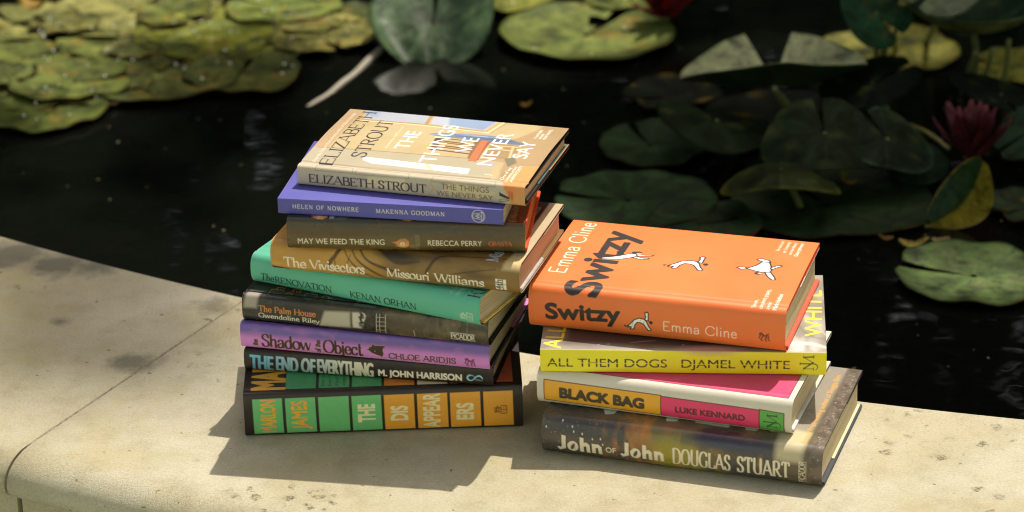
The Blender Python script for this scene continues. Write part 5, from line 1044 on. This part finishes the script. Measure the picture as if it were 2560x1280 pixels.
for pts in ([(44, F(32)), (60, F(32)), (58, F(18)), (51, F(15.5))], [(100, F(32)), (115, F(32)), (112, F(19)), (104, F(17))], [(126, F(34)), (158, F(34)), (157, F(20)), (128, F(21))], [(166, F(34)), (184, F(34)), (181, F(20)), (172, F(19.5))], [(190, F(34)), (204, F(34)), (204, F(22)), (191, F(22.5))]):
    cv.poly(pts, (206, 204, 196), soft=.25)
pr.build('dust_jacket', cv, MAT_GLOSS, o, inner=(70, 70, 78)); SLB = board_mat('slate_blue_boards', (64, 66, 76))
board(o, 'front_board', L, W, T - 3.3, T - .6, SLB); board(o, 'back_board', L + 1.0, W + 1.5, .6, 3.4, SLB); pages(o, L, W, T, PAGES, 4.4, T - 3.4, r=12, bulge=2.5, n=2.5)
bm_obj('endpaper', box_bm((L - 50) / 1000, (L - .9) / 1000, .050, (W - 2.5) / 1000, .00345, .00425), board_mat('cream_endpaper', (236, 220, 172)), o)

# 11: pale grey with yellow, pink and green panels
o, L, W, T, pr, cv = hard('bag', 'pale grey book with a yellow, pink and green panelled spine and heavy capitals', (214, 206, 190), 100, r=9, bulge=2.2, n=2.6, hinge=.7)
F, S = pr.F, pr.S
LN = (78, 36, 30)
for a, b, c, lo, hi in ((6.3, 108.9, (232, 168, 48), 4.9, 24.2), (108.9, 193.6, (226, 62, 112), 3.9, 22.5), (193.6, 214.6, (92, 172, 82), 3.5, 22)):
    cv.poly([(a, S(lo)), (b, S(lo - .8)), (b, S(hi - 1)), (a, S(hi))], c, line=LN, lw=.8)
TB = (68, 58, 40)
cv.text('BLACK BAG', (20.6, S(9.4)), (93.8, S(9.0)), 8.7, 'bf', TB, weight=.075); cv.text('LUKE KENNARD', (121.6, S(9.5)), (181.2, S(9.7)), 5.1, 'bf', (100, 34, 48), weight=.06)
def jm(u, v, s_, col):
    f = lambda x, y: (u - y * s_, v + x * s_)
    cv.line([f(-4.6, 3.6), f(-4.4, -3.4)], .5 * s_, col); cv.line([f(-4.4, 3.4), f(.4, -3.0)], 1.0 * s_, col); cv.line([f(.4, -3.0), f(4.4, 3.6)], .5 * s_, col); cv.line([f(4.4, 3.6), f(4.8, -3.4)], 1.0 * s_, col)
    for x in (-4.5, 4.8): cv.line([f(x - 1.2, -3.4), f(x + 1.2, -3.4)], .4 * s_, col); cv.line([f(x - 1.2, 3.6), f(x + 1.0, 3.6)], .4 * s_, col)
    cv.line([f(-.6, 6), f(-.6, 0), f(-.8, -4.6), f(-3, -6.2), f(-5.4, -5.0)], [.9 * s_, .9 * s_, .8 * s_, .6 * s_, .4 * s_], col, True); cv.line([f(-1.8, 6), f(.6, 6)], .4 * s_, col)
jm(204.6, S(12.2), 1.18, (44, 70, 34))
cv.poly([(10, F(7)), (216, F(6)), (216, F(120)), (10, F(120))], (206, 56, 108), line=LN, lw=.9)
pr.build('dust_jacket', cv, MAT_JACKET, o, inner=(226, 220, 208)); GRB = board_mat('grey_brown_boards', (88, 76, 66))
board(o, 'front_board', L, W, T - 3.1, T - .6, GRB); board(o, 'back_board', L, W, .6, 3.1, board_mat('white_board', (214, 210, 202))); pages(o, L, W, T, PAGES, 3.2, T - 3.2, r=9, bulge=2.2, n=2.6)

# 12: yellow spined paperback with flaps
o, L, W, T, pr, cv = hard('dogs', 'yellow spined paperback with black stencil capitals and a grey photo cover', (236, 222, 30), 165, r=2.0, bulge=.3, n=4.5, hinge=0, name='paperback_book', flap=True, cell=.45)
F, S = pr.F, pr.S
vb = F(.6)
cv.poly([(-2, vb), (250, vb + .0), (250, F(170)), (-2, F(170))], (150, 144, 132), soft=.3); mf = np.clip((cv.V - vb) / 1.5, 0, 1)
cv.wash(30, 20, 61, (122, 112, 98), .4, .65, .8, mf); cv.poly([(18, F(12)), (120, F(6)), (200, F(14)), (200, F(160)), (16, F(160))], (66, 46, 40), soft=7, op=.95); cv.ell(143, F(4), 24, 6, (186, 140, 128), soft=3, op=.9)
cv.wash(14, 34, 62, (214, 208, 196), .45, .7, .9, mf * cv.win(206, 232, F(-2), F(80), f=16)); cv.line([(214, F(60)), (226, F(34)), (241, F(26))], 1.2, (110, 102, 92), True, soft=.8); cv.line([(206, F(14)), (224, F(18)), (241, F(10))], [6, 5, 2], (226, 220, 208), True, soft=2.5); cv.line([(232, F(62)), (238, F(40)), (242, F(30))], 1, (180, 172, 160), True, soft=.6)
for a, b in ((49, 11), (57, 12), (120, 12)): cv.ell(a, F(b), 1.2, .9, (178, 172, 166), soft=.4)
cv.line([(76, F(15)), (84, F(18)), (96, F(20))], 1.2, (150, 140, 134), soft=.4)
cv.text('ALL THEM DOGS', (5.8, S(5.2)), (106.6, S(5.5)), 7.5, 'bf', (48, 38, 18), weight=.012); cv.text('DJAMEL WHITE', (118.8, S(5.6)), (209.4, S(5.6)), 7.5, 'bf', (48, 38, 18), weight=.012)
cv.a[(slice(int((S(8.8) - cv.v0) * PXM), int((S(9.25) - cv.v0) * PXM)), slice(0, int(210 * PXM)))] = s2l((236, 222, 30))
jm(225.2, S(11.4), 1.2, (70, 60, 20))
YL = (238, 216, 40)
cv.text('ALL', (17, F(2.5)), (19.8, F(46)), 15, 'bf', YL, weight=.012); cv.text('WHITE', (236.4, F(32)), (238, F(126)), 14, 'bf', YL, weight=.010)
pr.build('paper_cover', cv, MAT_CARD, o, inner=(232, 228, 218), th=.4); pages(o, L, W, T, PAGES_PALE, 4.0, T - 4.0, inset=.4, fore=1.6, r=2, bulge=-.2, n=4.5)
mesh_obj('back_flap', np.array([(150, 70, 2.2), (L + 1, 70, 2.2), (L + 9, 110, 1.4), (L + 7.5, 60, 1.4), (150, 110, 1.4), (150, 70, 2.6), (L + 1, 70, 2.6)])[[0, 1, 3, 2, 4]] / 1000 * np.array([1, 1, 1]), [(0, 1, 2, 3, 4)], board_mat('white_flap', (232, 230, 226)), o, smooth=False) if 0 else None

# 13: orange jacket with tumbling figures
lift2 = lambda x: .8 * np.exp(-((x - 80) / 50) ** 2) - .9 * np.clip((x - 120) / 28, 0, 1) ** 2
o, L, W, T, pr, cv = hard('switzy', 'bright orange book with three tumbling white figures, topmost of the right stack', (238, 118, 54), 200, r=8, bulge=3.0, n=2.7, hinge=1.3, hinge_at=8.5, lift=lift2)
F, S = pr.F, pr.S
cv.wash(60, 60, 71, (240, 128, 64), .4, .7, .6)
SW, EC = (36, 29, 26), (250, 232, 212)
cv.text('Switzy', (15.8, S(11)), (80.2, S(14.6)), 13.8, 'bf', SW, weight=.045); cv.text('Emma Cline', (117.2, S(10.6)), (181, S(10.2)), 8.6, 'light', EC, grow=.12)
cv.text('Switzy', (60.4, F(-2)), (61.6, F(127.5)), 29.5, 'bf', SW, weight=.036); cv.text('Emma Cline', (22.8, F(30)), (22.6, F(142)), 14.4, 'light', EC, grow=.2)
OUT, WT = (34, 28, 26), (246, 243, 240)
def fig_bend(u, v, s_, rx=1.0):
    f = lambda x, y: (u + x * s_, v + y * s_ * rx)
    body = [(-14, -6), (-10, -2), (-5, 4), (2, 7), (8, 6), (11, 3), (14, -4), (17, -8), (16, -10), (13, -9.6), (10, -5), (7, -1), (3, .5), (-1, .5), (-4, -3), (-5.5, -9), (-8, -10.5), (-10.5, -10), (-9, -7)]
    cv.poly([f(*q) for q in body], WT, line=OUT, lw=1.5 * s_); cv.poly([f(9, 5), f(10, 10), f(8.8, 15), f(11.6, 16.4), f(13.6, 15), f(13.4, 9), f(13.6, 4)], WT, line=OUT, lw=1.5 * s_)
    cv.ell(*f(17, 2.2), 2.4 * s_, 2.3 * s_ * rx, OUT); cv.poly([f(-14, -6), f(-17.5, -5), f(-18, -6.4), f(-13, -8)], WT, line=OUT, lw=1.3 * s_); cv.line([f(9, 15), f(13.4, 15.6)], .9 * s_, OUT); cv.line([f(-6, 2), f(-8, -5)], .4 * s_, OUT); cv.line([f(8, 3), f(7, 0)], .4 * s_, OUT); cv.line([f(4, 6.4), f(3, 3)], .35 * s_, OUT)
def fig_fly(u, v):
    f = lambda x, y: (u + x, v + y)
    cv.poly([f(-20, -3), f(-14, -.5), f(-6, 4), (f(0, 9)), f(6, 13), f(10, 11), f(9, 6), f(3, 1), f(-4, -3), f(-12, -4.5), f(-20, -5.5)], WT, line=OUT, lw=1.4)
    cv.poly([f(7, 11), f(15, 10), f(22, 11.6), f(22, 9.6), f(15, 7.6), f(9, 7)], WT, line=OUT, lw=1.4); cv.poly([f(8, 6), f(16, 3.4), f(20, 4.6), f(20, 2.6), f(14, .4), f(6, 2.6)], WT, line=OUT, lw=1.4)
    cv.poly([f(2, 15), f(9, 17), f(13, 14), f(9, 11), f(4, 10)], OUT); cv.ell(*f(9.6, 11.6), 2.6, 2.2, (206, 160, 130)); cv.line([f(21, 11), f(23.4, 11.4)], .8, OUT); cv.line([f(-20, -3), f(-23, -2.6), f(-21, -5)], .7, OUT); cv.line([f(-4, 2), f(4, 6)], .35, OUT)
def fig_wheel(u, v):
    f = lambda x, y: (u + x, v + y)
    cv.poly([f(-9, -5), f(-2, 3), f(2, 13), f(8, 12), f(11, 4), f(13, -4), f(12, -9), f(6, -10), f(-1, -8)], WT, line=OUT, lw=1.6)
    cv.poly([f(-16, -3), f(-17, -5), f(-13, -7.4), f(-8, -5), f(-10, -2.6)], WT, line=OUT, lw=1.5); cv.poly([f(2, 12), f(-3, 15), f(-4, 17), f(0, 18.6), f(7, 16), f(9, 12)], WT, line=OUT, lw=1.5); cv.poly([f(11, 1), f(15, 6), f(18.4, 8.4), f(20, 7), f(16, 2), f(12.6, -3)], WT, line=OUT, lw=1.5)
    cv.poly([f(8, -9), f(12, -17), f(17, -23), f(20, -22), f(18, -17), f(13, -8)], WT, line=OUT, lw=1.5); cv.ell(*f(3, -12.6), 3.4, 2.8, OUT); cv.ell(*f(4.4, -12.2), 1.8, 1.6, (222, 180, 150)); cv.line([f(6, 6), f(2, -4)], .35, OUT); cv.line([f(8, 2), f(6, -6)], .35, OUT); cv.line([f(0, -3), f(5, -4)], .3, OUT)
fig_fly(66, F(72)); fig_bend(119.6, F(72.5), 1.0, 1.12); fig_wheel(181, F(80)); fig_bend(96, S(15.4), .66, 1.0)
for q, tx in enumerate(("'Her best book", 'yet. Completely', "extraordinary'", 'Daisy Johnson')): cv.text(tx, (192 + q * 5.8, F(118 - q * 2.4)), (192 + q * 5.8, F(142.5 - q * .6)), 3.1, 'bf', (252, 240, 224), weight=.004 if q < 3 else .026)
for q, (tx, d1) in enumerate((("'Sublime...", 15), ('completely gripping...', 37), ("a wonder'", 12), ('Mark Haddon', 29))): cv.text(tx, (195.4 + q * 6.0, F(2)), (195.4 + q * 6.0, F(2 + d1)), 3.6, 'bf', (252, 240, 224), weight=.004 if q < 3 else .026)
lion(204.4, S(13.6), 1.15, (112, 52, 28))
pr.build('dust_jacket', cv, MAT_SHEEN, o, inner=(226, 84, 60)); CRL = board_mat('coral_boards', (232, 92, 66), .5)
board(o, 'front_board', L, W, T - 4.4, T - 1.8, CRL); board(o, 'back_board', L + 1, W + 1.5, .6, 3.4, CRL); pages(o, L, W, T, PAGES, 3.6, T - 6.2, r=8, bulge=3, n=2.7)
bm_obj('jacket_flap', box_bm((L - 80) / 1000, (L - .2) / 1000, .062, (W - 1.0) / 1000, (T - 5.9) / 1000, (T - 5.2) / 1000), board_mat('white_flap_paper', (236, 230, 224)), o)
